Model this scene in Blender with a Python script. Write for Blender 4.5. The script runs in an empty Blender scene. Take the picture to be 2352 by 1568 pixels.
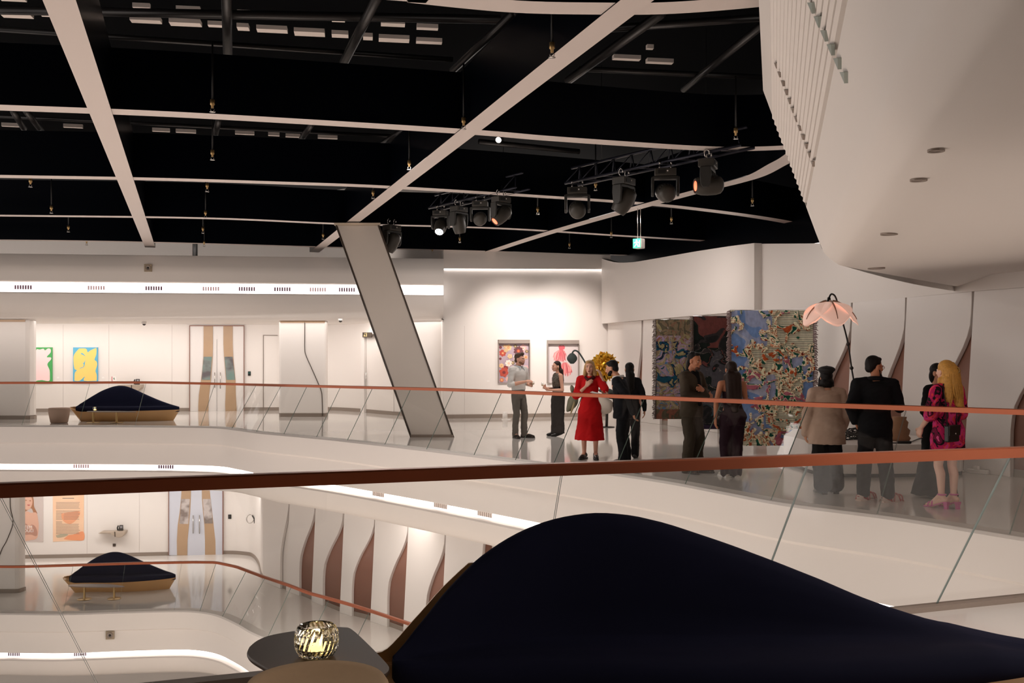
import bpy, bmesh, math, random
import numpy as np
from mathutils import Vector, Matrix
random.seed(7)
PI = math.pi
sc = bpy.context.scene
COL = sc.collection
# ---------------------------------------------------------------- measuring frame: eye at (0,0,EYE), looking along +Y
F, CX, YH, EYE = 2287.0, 1176.0, 822.0, 1.715
def P(x, y, d):
    return Vector(((x-CX)*d/F, d, EYE-(y-YH)*d/F))
def PZ(x, y, z):
    return P(x, y, F*(EYE-z)/(y-YH))
def px_of(X, Y):
    return CX+F*X/Y
def lin(r, g, b):
    f = lambda c: (c/255/12.92) if c <= 10.3 else ((c/255+.055)/1.055)**2.4
    return (f(r), f(g), f(b), 1.0)

# ---------------------------------------------------------------- mesh builder
class MB:
    def __init__(s): s.v = []; s.f = []; s.m = []; s.s = []
    def add(s, vs, fs, mi=0, sm=True):
        b = len(s.v); s.v.extend(tuple(p) for p in vs)
        for f in fs:
            s.f.append(tuple(b+i for i in f)); s.m.append(mi); s.s.append(sm)
        return s
    def box(s, c, size, M=None, mi=0, sm=False):
        x, y, z = size[0]/2, size[1]/2, size[2]/2
        vs = [Vector((i*x, j*y, k*z)) for i in (-1, 1) for j in (-1, 1) for k in (-1, 1)]
        if M is not None: vs = [M @ v for v in vs]
        vs = [v+Vector(c) for v in vs]
        return s.add(vs, [(0,1,3,2),(4,6,7,5),(0,4,5,1),(2,3,7,6),(0,2,6,4),(1,5,7,3)], mi, sm)
    def loft(s, rings, mi=0, sm=True, cap=True, closed=True):
        n = len(rings[0]); vs = [p for r in rings for p in r]; fs = []
        for i in range(len(rings)-1):
            for j in range(n if closed else n-1):
                k = (j+1) % n
                fs.append((i*n+j, i*n+k, (i+1)*n+k, (i+1)*n+j))
        if cap and closed:
            fs.append(tuple(range(n))); fs.append(tuple((len(rings)-1)*n+j for j in range(n)))
        return s.add(vs, fs, mi, sm)
    def tube(s, path, r, n=8, mi=0, sm=True, flat=1.0):
        path = [Vector(p) for p in path]; R = []
        rs = r if isinstance(r, (list, tuple)) else [r]*len(path)
        up = None
        for i, p in enumerate(path):
            t = (path[min(i+1, len(path)-1)]-path[max(i-1, 0)])
            t = t.normalized() if t.length > 1e-9 else Vector((0, 0, 1))
            if up is None:
                a = Vector((0, 0, 1)) if abs(t.z) < .9 else Vector((1, 0, 0))
                up = (a-t*a.dot(t)).normalized()
            else:
                up = (up-t*up.dot(t)); up = up.normalized() if up.length > 1e-6 else Vector((1, 0, 0))
            q = t.cross(up)
            R.append([p+(up*math.cos(2*PI*j/n)*flat+q*math.sin(2*PI*j/n))*rs[i] for j in range(n)])
        return s.loft(R, mi, sm)
    def ell(s, c, r, M=None, nu=16, nv=10, mi=0):
        if not isinstance(r, (list, tuple)): r = (r, r, r)
        c = Vector(c); vs = []; fs = []
        for i in range(1, nv):
            th = PI*i/nv
            for j in range(nu):
                ph = 2*PI*j/nu
                p = Vector((r[0]*math.sin(th)*math.cos(ph), r[1]*math.sin(th)*math.sin(ph), r[2]*math.cos(th)))
                vs.append(c+(M @ p if M is not None else p))
        t = Vector((0, 0, r[2]))
        vs.append(c+(M @ t if M is not None else t)); vs.append(c-(M @ t if M is not None else t))
        for i in range(nv-2):
            for j in range(nu):
                k = (j+1) % nu; fs.append((i*nu+j, i*nu+k, (i+1)*nu+k, (i+1)*nu+j))
        T = len(vs)-2
        for j in range(nu):
            k = (j+1) % nu; fs.append((T, k, j)); fs.append((T+1, (nv-2)*nu+j, (nv-2)*nu+k))
        return s.add(vs, fs, mi, True)
    def cap(s, a, b, ra, rb, n=12, mi=0):          # tapered capsule
        a = Vector(a); b = Vector(b); d = b-a; L = d.length
        if L < 1e-6: return s.ell(a, ra, mi=mi)
        d /= L; prof = []
        for i in range(5): t = PI/2*(1-i/4); prof.append((-ra*math.sin(t), max(ra*math.cos(t), 1e-4)))
        for i in range(5): t = PI/2*i/4; prof.append((L+rb*math.sin(t), max(rb*math.cos(t), 1e-4)))
        e = Vector((0, 0, 1)) if abs(d.z) < .9 else Vector((1, 0, 0))
        u = (e-d*e.dot(d)).normalized(); w = d.cross(u)
        return s.loft([[a+d*t+(u*math.cos(2*PI*j/n)+w*math.sin(2*PI*j/n))*r for j in range(n)] for t, r in prof], mi)
    def lathe(s, prof, c=(0, 0, 0), n=24, M=None, mi=0, sm=True):
        R = []
        for r, z in prof:
            ring = [Vector((max(r, 1e-4)*math.cos(2*PI*j/n), max(r, 1e-4)*math.sin(2*PI*j/n), z)) for j in range(n)]
            if M is not None: ring = [M @ p for p in ring]
            R.append([p+Vector(c) for p in ring])
        return s.loft(R, mi, sm)
    def prism(s, pts, vec, mi=0, sm=False, mi_side=None):
        n = len(pts); pts = [Vector(p) for p in pts]; vec = Vector(vec)
        s.add(pts+[p+vec for p in pts], [tuple(range(n)), tuple(range(2*n-1, n-1, -1))], mi, sm)
        b = len(s.v)-2*n
        for i in range(n):
            k = (i+1) % n
            s.f.append((b+i, b+k, b+n+k, b+n+i)); s.m.append(mi if mi_side is None else mi_side); s.s.append(sm)
        return s
    def mesh(s, name, mats, sharp=None):
        me = bpy.data.meshes.new(name); me.from_pydata(s.v, [], s.f)
        for m in (mats if isinstance(mats, (list, tuple)) else [mats]): me.materials.append(m)
        me.polygons.foreach_set('material_index', s.m); me.polygons.foreach_set('use_smooth', s.s)
        bm = bmesh.new(); bm.from_mesh(me); bmesh.ops.recalc_face_normals(bm, faces=bm.faces); bm.to_mesh(me); bm.free()
        if sharp: me.set_sharp_from_angle(angle=math.radians(sharp))
        me.update()
        return me
    def build(s, name, mats, parent=None, sharp=None, bevel=None, flip=False):
        me = s.mesh(name, mats, sharp)
        o = bpy.data.objects.new(name, me); COL.objects.link(o)
        if parent is not None: attach(o, parent)
        elif s.v:
            a = np.array(s.v); c = Vector(((a[:, 0].min()+a[:, 0].max())/2, (a[:, 1].min()+a[:, 1].max())/2, a[:, 2].min()))
            me.transform(Matrix.Translation(-c)); o.location = c
        if bevel:
            m = o.modifiers.new('bevel', 'BEVEL'); m.width = bevel; m.segments = 3; m.limit_method = 'ANGLE'; m.harden_normals = False
        return o
    def voxel(s, name, mats, parent, vox, it=4, fac=.5):   # one continuous surface out of overlapping volumes
        me = s.mesh('tmp', mats); o = bpy.data.objects.new('tmp', me); COL.objects.link(o)
        r = o.modifiers.new('r', 'REMESH'); r.mode = 'VOXEL'; r.voxel_size = vox; r.use_smooth_shade = True
        if it:
            q = o.modifiers.new('s', 'SMOOTH'); q.iterations = it; q.factor = fac
        dg = bpy.context.evaluated_depsgraph_get(); m2 = bpy.data.meshes.new_from_object(o.evaluated_get(dg))
        bpy.data.objects.remove(o); bpy.data.meshes.remove(me); m2.name = name
        m2.materials.clear()
        for m in (mats if isinstance(mats, (list, tuple)) else [mats]): m2.materials.append(m)
        m2.polygons.foreach_set('material_index', [0]*len(m2.polygons))
        m2.polygons.foreach_set('use_smooth', [True]*len(m2.polygons)); m2.update()
        ob = bpy.data.objects.new(name, m2); COL.objects.link(ob); attach(ob, parent)
        return ob
def attach(o, parent):
    o.parent = parent
    off = Vector((0, 0, 0)); q = parent
    while q is not None: off += q.location; q = q.parent
    o.data.transform(Matrix.Translation(-off))
def thing(name, label, cat, loc=(0, 0, 0), group=None):
    o = bpy.data.objects.new(name, None); COL.objects.link(o); o.location = loc; o.empty_display_size = .1
    return tag(o, label, cat, group)
def tag(o, label, cat, group=None, kind=None):
    o['label'] = label; o['category'] = cat
    if group: o['group'] = group
    if kind: o['kind'] = kind
    return o
def struct(o, label=None):
    o['kind'] = 'structure'
    if label: o['label'] = label
    return o
def copy_tree(o, parent=None):
    c = o.copy(); COL.objects.link(c)
    if parent is not None: c.parent = parent
    for ch in list(o.children): copy_tree(ch, c)
    return c

# ---------------------------------------------------------------- paths
def crom(pts, n=6):
    pts = [Vector(p) for p in pts]; out = []
    for i in range(len(pts)-1):
        p0, p1, p2, p3 = pts[max(i-1, 0)], pts[i], pts[i+1], pts[min(i+2, len(pts)-1)]
        for k in range(n):
            t = k/n
            out.append(.5*((2*p1)+(p2-p0)*t+(2*p0-5*p1+4*p2-p3)*t*t+(3*p1-p0-3*p2+p3)*t**3))
    out.append(pts[-1]); return out
def norms(path):       # right-hand normals of a plan path running left to right (towards the eye)
    N = []
    for i in range(len(path)):
        a = path[max(i-1, 0)]; b = path[min(i+1, len(path)-1)]
        d = Vector((b[0]-a[0], b[1]-a[1])).normalized(); N.append(Vector((d.y, -d.x)))
    return N
def sweep(mb, path, prof, mi=0, sm=True, closed=False):
    N = norms(path); R = []
    for p, n in zip(path, N): R.append([Vector((p[0]+n.x*o, p[1]+n.y*o, z)) for o, z in prof])
    return mb.loft(R, mi, sm, cap=closed, closed=closed)
def interp(tab, x):
    if x <= tab[0][0]: return tab[0][1]
    for (a, va), (b, vb) in zip(tab, tab[1:]):
        if x <= b: return va+(vb-va)*(x-a)/(b-a)
    return tab[-1][1]
def hit(path, x):      # where the sight line through column x meets a plan path
    k = (x-CX)/F; best = None
    for a, b in zip(path, path[1:]):
        fa = a[0]-k*a[1]; fb = b[0]-k*b[1]
        if fa*fb <= 0 and abs(fa-fb) > 1e-9:
            t = fa/(fa-fb); Y = a[1]+(b[1]-a[1])*t
            if best is None or Y < best[1]:
                d = Vector((b[0]-a[0], b[1]-a[1], 0)).normalized()
                best = (a[0]+(b[0]-a[0])*t, Y, d)
    if best is None: raise ValueError('no hit %s' % x)
    return best
def onwall(path, x, y, off=0.0):
    X, Y, d = hit(path, x); n = Vector((d.y, -d.x, 0))
    return Vector((X, Y, EYE-(y-YH)*Y/F))+n*off
def wall_n(path, x):
    d = hit(path, x)[2]; return Vector((d.y, -d.x, 0))
def plate(mb, path, pts, off0, off1, mi=0, mi_side=None):
    n = wall_n(path, sum(p[0] for p in pts)/len(pts))
    return mb.prism([onwall(path, x, y)+n*off0 for x, y in pts], n*(off1-off0), mi, mi_side=mi_side)
def rect(x0, y0, x1, y1): return [(x0, y0), (x1, y0), (x1, y1), (x0, y1)]

# ---------------------------------------------------------------- materials
MATS = {}
def mat(name, col, rough=.5, metal=0., spec=.5, emit=None, es=0., coat=0., sheen=0., noise=0., nscale=20., bump=0., trans=0., sss=0.):
    m = bpy.data.materials.new(name); m.use_nodes = True; nt = m.node_tree; b = nt.nodes['Principled BSDF']
    b.inputs['Base Color'].default_value = col; b.inputs['Roughness'].default_value = rough
    b.inputs['Metallic'].default_value = metal; b.inputs['Specular IOR Level'].default_value = spec
    b.inputs['Coat Weight'].default_value = coat; b.inputs['Sheen Weight'].default_value = sheen
    b.inputs['Transmission Weight'].default_value = trans
    if emit: b.inputs['Emission Color'].default_value = emit; b.inputs['Emission Strength'].default_value = es
    if noise or bump:
        tc = nt.nodes.new('ShaderNodeTexCoord'); nz = nt.nodes.new('ShaderNodeTexNoise')
        nz.inputs['Scale'].default_value = nscale; nz.inputs['Detail'].default_value = 5
        nt.links.new(tc.outputs['Object'], nz.inputs['Vector'])
        if noise:
            hs = nt.nodes.new('ShaderNodeMapRange'); hs.inputs['To Min'].default_value = 1-noise; hs.inputs['To Max'].default_value = 1+noise
            nt.links.new(nz.outputs['Fac'], hs.inputs['Value'])
            mx = nt.nodes.new('ShaderNodeMix'); mx.data_type = 'RGBA'; mx.blend_type = 'MULTIPLY'; mx.inputs['Factor'].default_value = 1
            mx.inputs['A'].default_value = col
            for i in range(3): pass
            cb = nt.nodes.new('ShaderNodeCombineColor')
            for c in range(3): nt.links.new(hs.outputs['Result'], cb.inputs[c])
            nt.links.new(cb.outputs[0], mx.inputs['B']); nt.links.new(mx.outputs['Result'], b.inputs['Base Color'])
        if bump:
            bp = nt.nodes.new('ShaderNodeBump'); bp.inputs['Strength'].default_value = bump; bp.inputs['Distance'].default_value = .01
            nt.links.new(nz.outputs['Fac'], bp.inputs['Height']); nt.links.new(bp.outputs['Normal'], b.inputs['Normal'])
    MATS[name] = m; return m
def ramp_mat(name, stops, scale, rough=.8, kind='noise', detail=3., distort=0., interp_='CONSTANT', bump=0., vec='Object', stretch=None, sub=None, sheen=0.):
    m = bpy.data.materials.new(name); m.use_nodes = True; nt = m.node_tree; b = nt.nodes['Principled BSDF']
    b.inputs['Roughness'].default_value = rough; b.inputs['Specular IOR Level'].default_value = .25; b.inputs['Sheen Weight'].default_value = sheen
    tc = nt.nodes.new('ShaderNodeTexCoord'); mp = nt.nodes.new('ShaderNodeMapping')
    if stretch: mp.inputs['Scale'].default_value = stretch
    nt.links.new(tc.outputs[vec], mp.inputs['Vector'])
    if kind == 'noise':
        t = nt.nodes.new('ShaderNodeTexNoise'); t.inputs['Detail'].default_value = detail; t.inputs['Distortion'].default_value = distort; out = t.outputs['Fac']
    elif kind == 'voronoi':
        t = nt.nodes.new('ShaderNodeTexVoronoi'); out = t.outputs['Color']
    else:
        t = nt.nodes.new('ShaderNodeTexWave'); t.inputs['Distortion'].default_value = distort; t.bands_direction = 'Z'; out = t.outputs['Fac']
    t.inputs['Scale'].default_value = scale; nt.links.new(mp.outputs[0], t.inputs['Vector'])
    r = nt.nodes.new('ShaderNodeValToRGB'); r.color_ramp.interpolation = interp_
    el = r.color_ramp.elements
    while len(el) < len(stops): el.new(.5)
    for e, (p, c) in zip(el, stops): e.position = p; e.color = c
    nt.links.new(out, r.inputs[0]); nt.links.new(r.outputs[0], b.inputs['Base Color'])
    if bump:
        bp = nt.nodes.new('ShaderNodeBump'); bp.inputs['Strength'].default_value = bump; bp.inputs['Distance'].default_value = .02
        nt.links.new(out, bp.inputs['Height']); nt.links.new(bp.outputs['Normal'], b.inputs['Normal'])
    MATS[name] = m; return m
def glass_mat(name, tint, ior=1.5, gl=1.0):
    m = bpy.data.materials.new(name); m.use_nodes = True; nt = m.node_tree; nt.nodes.clear()
    o = nt.nodes.new('ShaderNodeOutputMaterial'); t = nt.nodes.new('ShaderNodeBsdfTransparent'); t.inputs[0].default_value = tint
    g = nt.nodes.new('ShaderNodeBsdfGlossy'); g.inputs['Roughness'].default_value = 0.0; g.inputs[0].default_value = (gl, gl, gl, 1)
    lw = nt.nodes.new('ShaderNodeLayerWeight'); lw.inputs[0].default_value = .5; mx = nt.nodes.new('ShaderNodeMixShader')
    pw = nt.nodes.new('ShaderNodeMath'); pw.operation = 'POWER'; pw.inputs[1].default_value = 5
    ma = nt.nodes.new('ShaderNodeMath'); ma.operation = 'MULTIPLY_ADD'; f0 = ((ior-1)/(ior+1))**2; ma.inputs[1].default_value = 1-f0; ma.inputs[2].default_value = f0
    nt.links.new(lw.outputs['Facing'], pw.inputs[0]); nt.links.new(pw.outputs[0], ma.inputs[0])
    nt.links.new(ma.outputs[0], mx.inputs[0]); nt.links.new(t.outputs[0], mx.inputs[1]); nt.links.new(g.outputs[0], mx.inputs[2])
    nt.links.new(mx.outputs[0], o.inputs[0]); MATS[name] = m; return m

WHITE = mat('white_plaster', lin(226, 219, 213), .55, noise=.012, nscale=.8)
WHITEG = mat('white_gloss_panel', lin(226, 220, 215), .3)
FLOOR = mat('polished_white_floor', lin(216, 210, 204), .07, spec=.5, noise=.03, nscale=.5)
GREY = mat('grey_skirting', lin(140, 126, 115), .4)
COPPER = mat('copper_brown_rail', lin(150, 80, 51), .34, metal=.6, noise=.1, nscale=3)
GLASS = glass_mat('balustrade_glass', (.985, .99, .985, 1), 1.45)
GEDGE = mat('glass_edge', lin(120, 140, 132), .25, spec=.6)
NAVY = mat('navy_gloss_beam_side', lin(3, 5, 11), .28, spec=.1)
BEAMW = mat('beam_soffit', lin(214, 202, 196), .5)
BLACKC = mat('black_void', lin(2, 3, 5), .9, spec=.05)
BLACKM = mat('black_metal', lin(26, 25, 24), .45, spec=.4)
DKGREY = mat('dark_grey_plastic', lin(52, 48, 44), .5)
CHROME = mat('brushed_steel', lin(190, 185, 180), .25, metal=1.)
LED = mat('led_strip', (1, 1, 1, 1), .5, emit=(1., .93, .9, 1), es=3.4)
BROWN = mat('brown_wood_panel', lin(134, 92, 76), .45, noise=.1, nscale=2.5)
BROWN2 = mat('tan_veneer', lin(176, 146, 116), .4, noise=.06, nscale=3)
OAK = mat('oak_shell', lin(200, 156, 104), .3, noise=.12, nscale=2.2, coat=.3)
NAVYV = mat('navy_velvet', lin(28, 30, 50), .85, spec=.08, sheen=.0, noise=.1, nscale=6)
DKLINE = mat('dark_bronze_inlay', lin(62, 50, 40), .4)
TAUPE = mat('taupe_felt', lin(178, 150, 132), .85, noise=.05, nscale=40)
BRASS = mat('satin_brass', lin(178, 146, 96), .35, metal=.7)
STONE = mat('mauve_stone_top', lin(150, 134, 126), .35)
PAPER = mat('white_paper', lin(235, 230, 225), .7)
# ================================================================ THE SETTING
L1 = -4.47; ZC = 4.77
def pts_z(lst, z): return [PZ(x, y, z).to_2d() for x, y in lst]
E0raw = pts_z([(-900,972),(-300,975),(0,977),(300,978),(480,980),(540,985),(600,993),(700,1002),(800,1012),(1000,1035),(1250,1066),(1500,1100),(1650,1127),(1800,1155),(2065,1189),(2352,1234.5),(2600,1275),(3000,1350)], 0)
E0 = crom(E0raw, 6)
E1raw = pts_z([(-900,1409),(-150,1408),(0,1408),(143,1409),(271,1405),(388,1402),(446,1403),(496,1411),(543,1431),(593,1458)], L1)
E1raw += [Vector((p.x+.12, p.y-.72)) for p in E0raw[7:]]
E1 = crom(E1raw, 6)
def offs(path, o): return [Vector((p[0]+n.x*o, p[1]+n.y*o)) for p, n in zip(path, norms(path))]
# --- lobby wall (upper), art wall, gallery wall, lower wall
W0 = crom(pts_z([(-700,950),(-200,947),(70,946),(400,944.5),(580,943),(700,942),(750,942),(800,944),(835,946.5),(870,950),(930,955),(985,958),(1040,958)], 0), 5)
WA = pts_z([(1018,961),(1310,957),(1402,956)], 0)
WG = crom([Vector(p) for p in [(2.87,29.2),(3.52,26.86),(4.7,23.2),(5.55,20.6),(6.22,18.2),(6.62,16.65),(6.97,15.2),(7.33,14.2),(8.3,12),(9.3,9),(10.2,4)]], 5)
W1 = crom(pts_z([(-700,1290),(-200,1284),(77,1282),(388,1275),(515,1272),(560,1274),(581,1279),(595,1297),(606,1331),(649,1350),(695,1367),(786,1405),(857,1425),(960,1462),(1100,1520)], L1)+[Vector((.5,19.5)),Vector((2.5,16.2)),Vector((5,12))], 5)

def slab(name, pts, z, mat_, th=.02):
    mb = MB(); mb.prism([(p[0], p[1], z) for p in pts], (0, 0, -th), 0)
    return struct(mb.build(name, mat_))
far = [(16, 0), (16, 40), (-34, 40)]
e0 = [p for p in E0]
slab('floor', [(-34, e0[0][1])]+[tuple(p) for p in e0]+[(16, e0[-1][1]), (16, 40), (-34, 40)], 0, FLOOR)
slab('floor_lower', [(-34, E1[0][1])]+[tuple(p) for p in E1]+[(16, E1[-1][1]), (16, 40), (-34, 40)], L1, FLOOR)
slab('floor_bottom', [(-34, -8), (16, -8), (16, 40), (-34, 40)], 2*L1, FLOOR)
# fascias of the two slabs: rounded nosing, light groove, curved lip
def fascia(path, z0, tag_):
    up = [(-.25, .001), (0, .0), (.03, -.03), (.035, -.2), (.02, -.43), (-.03, -.47), (-.05, -.7), (-.05, -.97), (-.09, -.985), (-.32, -.985)]
    lo = [(-.32, -1.13), (-.06, -1.13), (-.03, -1.16), (-.08, -1.35), (-.2, -1.53), (-.45, -1.65), (-.8, -1.68), (-1.3, -1.69)]
    mb = MB(); sweep(mb, path, [(o, z0+z) for o, z in up]); struct(mb.build('trim_%d' % tag_, WHITE, sharp=35))
    mb = MB(); sweep(mb, path, [(o, z0+z) for o, z in lo]); struct(mb.build('trim_%d' % (tag_+1), WHITE, sharp=35))
    mb = MB(); sweep(mb, path, [(-.318, z0-.984), (-.318, z0-1.131)]); o = mb.build('led_strip', LED)
    return o
o = fascia(E0, 0, 1); tag(o, 'white light strip in the groove of the curved balcony edge the visitors stand on', 'light strip')
o = fascia(E1, L1, 3); tag(o, 'white light strip in the balcony edge of the lowest visible floor', 'light strip')
c0 = [p for p in offs(E0, -1.2)]; c1 = [p for p in offs(E1, -1.2)]
slab('ceiling_lower', [(-34, c0[0][1])]+[tuple(p) for p in c0]+[(16, c0[-1][1]), (16, 40), (-34, 40)], -1.685, WHITE, -.3)
slab('ceiling_bottom', [(-34, c1[0][1])]+[tuple(p) for p in c1]+[(16, c1[-1][1]), (16, 40), (-34, 40)], L1-1.685, WHITE, -.3)

# upper lobby front: band, groove with light, curved lip, ceiling
def fp(x, d): return Vector(((x-CX)*d/F, d))
FU = [fp(-900, 25.3), fp(0, 26.3), fp(500, 26.95), fp(1019, 27.65)]
mb = MB(); sweep(mb, FU, [(-5, 4.48), (-.06, 4.48), (-.04, 4.46), (.05, 4.19), (.075, 4.14), (.085, 4.0), (.08, 3.76), (.05, 3.735), (-.22, 3.735)])
struct(mb.build('wall_lobby_front', WHITE, sharp=35))
mb = MB(); sweep(mb, FU, [(-.22, 3.46), (.06, 3.46), (.08, 3.43), (.06, 3.2), (-.08, 2.98), (-.32, 2.85), (-.7, 2.81), (-1.2, 2.80)])
struct(mb.build('wall_lobby_lip', WHITE, sharp=35))
mb = MB(); sweep(mb, FU, [(-.218, 3.733), (-.218, 3.462)]); o = mb.build('led_strip', LED)
tag(o, 'long straight white light strip above the upper lobby', 'light strip')
cu = offs(FU, -1.15)
slab('ceiling', [(-34, cu[0][1])]+[tuple(p) for p in cu]+[(-1.85, 34), (-34, 36)], 2.805, WHITE, -.3)
# end of the lobby front where it meets the art wall, and the deep side wall behind it
mb = MB(); a = WA[0]
mb.prism([(a[0]-.02, a[1]-.75, 2.8), (a[0]-.02, a[1]+5, 2.8), (a[0]-.02, a[1]+5, 0), (a[0]-.02, a[1], 0), (a[0]-.02, a[1], 2.8)], (.05, 0, 0)); struct(mb.build('wall_return', WHITE))

def wall(name, path, z0, z1, m, th=-.15):
    mb = MB(); sweep(mb, path, [(0, z0), (0, z1), (th, z1), (th, z0)], closed=True)
    return struct(mb.build(name, m, sharp=40))
wall('wall_lobby', W0, 0, 7.2, WHITE)
wall('wall_art', WA, 0, 4.765, WHITE, -.4)
wall('wall_lower', W1, L1, -1.6, WHITE)
wall('wall_bottom', W1, 2*L1, L1-1.6, WHITE)
wall('wall_gallery', WG, 0, 3.6, BROWN, -.4)
# thin shadow gap and lip high on the art wall
mb = MB(); n = wall_n(WA, 1200)
mb.prism([onwall(WA, 1018.5, 617), onwall(WA, 1401, 618.5), onwall(WA, 1401, 586), onwall(WA, 1018.5, 572)], n*.06); struct(mb.build('trim_5', WHITE))
mb = MB(); plate(mb, WA, [(1019, 618), (1400, 619.6), (1400, 620.6), (1019, 619)], .002, .05); o = mb.build('led_strip', LED)
tag(o, 'thin glowing line across the top of the wall with the flower prints', 'light strip')
for nm, path, z in (('baseboard_lobby', W0, 0), ('baseboard_art', WA, 0), ('baseboard_gallery', WG, 0), ('baseboard_lower', W1, L1)):
    mb = MB(); sweep(mb, path, [(0, z), (0, z+.11), (.02, z+.11), (.02, z)], closed=True); struct(mb.build(nm, GREY, sharp=40))

SEAM = mat('panel_seam', lin(186, 176, 170), .6)
for path, x, y0, y1 in ((WA, 1067, 748, 955), (W0, 145, 745, 940), (W0, 250, 745, 940), (W0, 395, 745, 938), (W1, 200, 1120, 1276), (W1, 320, 1120, 1272)):
    mb = MB(); plate(mb, path, rect(x-.25, y0, x+.25, y1), .001, .004); struct(mb.build('trim_19', SEAM))
# gallery wall: upper white band (front layer on the left, set back on the right)
def band(name, path, x0, x1, z0, ztop, off0, off1, m=WHITE, n=24):
    mb = MB(); R = []
    for i in range(n+1):
        x = x0+(x1-x0)*i/n; X, Y, d = hit(path, x); nn = Vector((d.y, -d.x, 0)); q = Vector((X, Y, 0)); zt = EYE-(interp(ztop, x)-YH)*Y/F
        R.append([q+nn*off0+Vector((0, 0, z0)), q+nn*off1+Vector((0, 0, z0)), q+nn*off1+Vector((0, 0, zt)), q+nn*off0+Vector((0, 0, zt))])
    mb.loft(R); return struct(mb.build(name, m, sharp=40))
ZP = 2.72
band('wall_gallery_upper', WG, 1401, 1757, ZP, [(1401,594),(1425,602),(1450,604),(1480,602),(1540,592),(1620,578),(1700,566),(1757,559)], .08, .26)
band('wall_gallery_set_back', WG, 1740, 2900, ZP, [(1740,560),(1900,559),(2000,556),(2900,470)], 0, .08)
# sculpted white panels with S-shaped right edges in front of the brown boarding
ST = [(0,0),(.1,.01),(.2,.056),(.28,.18),(.36,.37),(.45,.6),(.54,.79),(.62,.92),(.71,.986),(.8,1),(1,1)]
def panels(name, path, seams, z0, z1, gapw=3):
    # seams: (x top, x of right neighbour's left edge at the bottom, x of S edge at the bottom)
    T = [i/16 for i in range(17)]
    for i in range(len(seams)):
        xt, xr, xl = seams[i]
        if i == 0: lt, lb = xt-(45 if path is WG else 62), xt-(45 if path is WG else 62)
        else: lt, lb = seams[i-1][0]+1, seams[i-1][1]
        def at(x, t):
            X, Y, d = hit(path, x); return Vector((X, Y, z1+(z0-z1)*t))
        pts = [at(lt+(lb-lt)*t, t) for t in T]+[at((xt-gapw)+(xl-xt+gapw)*interp(ST, t), t) for t in reversed(T)]
        n = wall_n(path, (lt+xt)/2); mb = MB()
        a = [p+n*.01 for p in pts]; mb.prism(a, n*.075)
        struct(mb.build(name, WHITEG, bevel=.008))
panels('trim_6', WG, [(1483,1478,1468),(1546,1540,1522),(1612,1604,1582),(1690,1680,1655),(1780,1768,1738),(1872,1858,1822),(1967,1951,1900),(2092,2074,2030),(2246,2222,2160),(2460,2420,2330)], .0, ZP)
panels('trim_7', W1, [(672,663.5,650),(732,722,694),(797,786,748),(869,857,814),(946,933,896),(1032,1018,985),(1120,1105,1070)], L1, -1.7, 2.2)
mb = MB(); x0, x1 = 667, 1130
R = []
for i in range(25):
    x = x0+(x1-x0)*i/24; X, Y, d = hit(W1, x); nn = Vector((d.y, -d.x, 0)); q = Vector((X, Y, 0))
    R.append([q+nn*a+Vector((0, 0, z)) for a, z in ((.004, L1), (.012, L1), (.012, -1.7), (.004, -1.7))])
mb.loft(R); struct(mb.build('trim_8', BROWN))
# white gallery wall end towards the camera
band('trim_9', WG, 1402, 1440, 0, [(1400,700),(1440,700)], .0, .08); 

# near floor (camera side) with its kerb
NB0, NB1 = PZ(229,1597,0), PZ(2152,1397,0); nd = (NB1-NB0).normalized()
NA = NB0-nd*6; NZ = NB1+nd*5
nin = Vector((nd.y, -nd.x, 0))          # towards the camera side
slab('floor_near', [tuple(NA.to_2d()), tuple(NZ.to_2d()), (14, -8), (-14, -8)], 0, FLOOR, .3)
mb = MB(); mb.prism([NA+nin*-.03, NZ+nin*-.03, NZ+nin*.06, NA+nin*.06], (0, 0, .035)); struct(mb.build('trim_10', GREY))

mb = MB(); mb.box((0, -4.2, 3.8), (34, .2, 7.6)); struct(mb.build('wall_back', mat('dark_blocker_wall', lin(66, 50, 40), .6, noise=.1, nscale=2)))  # unseen wall behind the camera, dark to keep light off the near rail
mb = MB(); sweep(mb, [NZ.to_2d(), NA.to_2d()], [(-.03, .0), (.0, -.03), (0, -.9), (-.2, -1.4), (-1.2, -1.7), (-4, -1.7)]); struct(mb.build('trim_18', WHITE, sharp=40))
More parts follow.
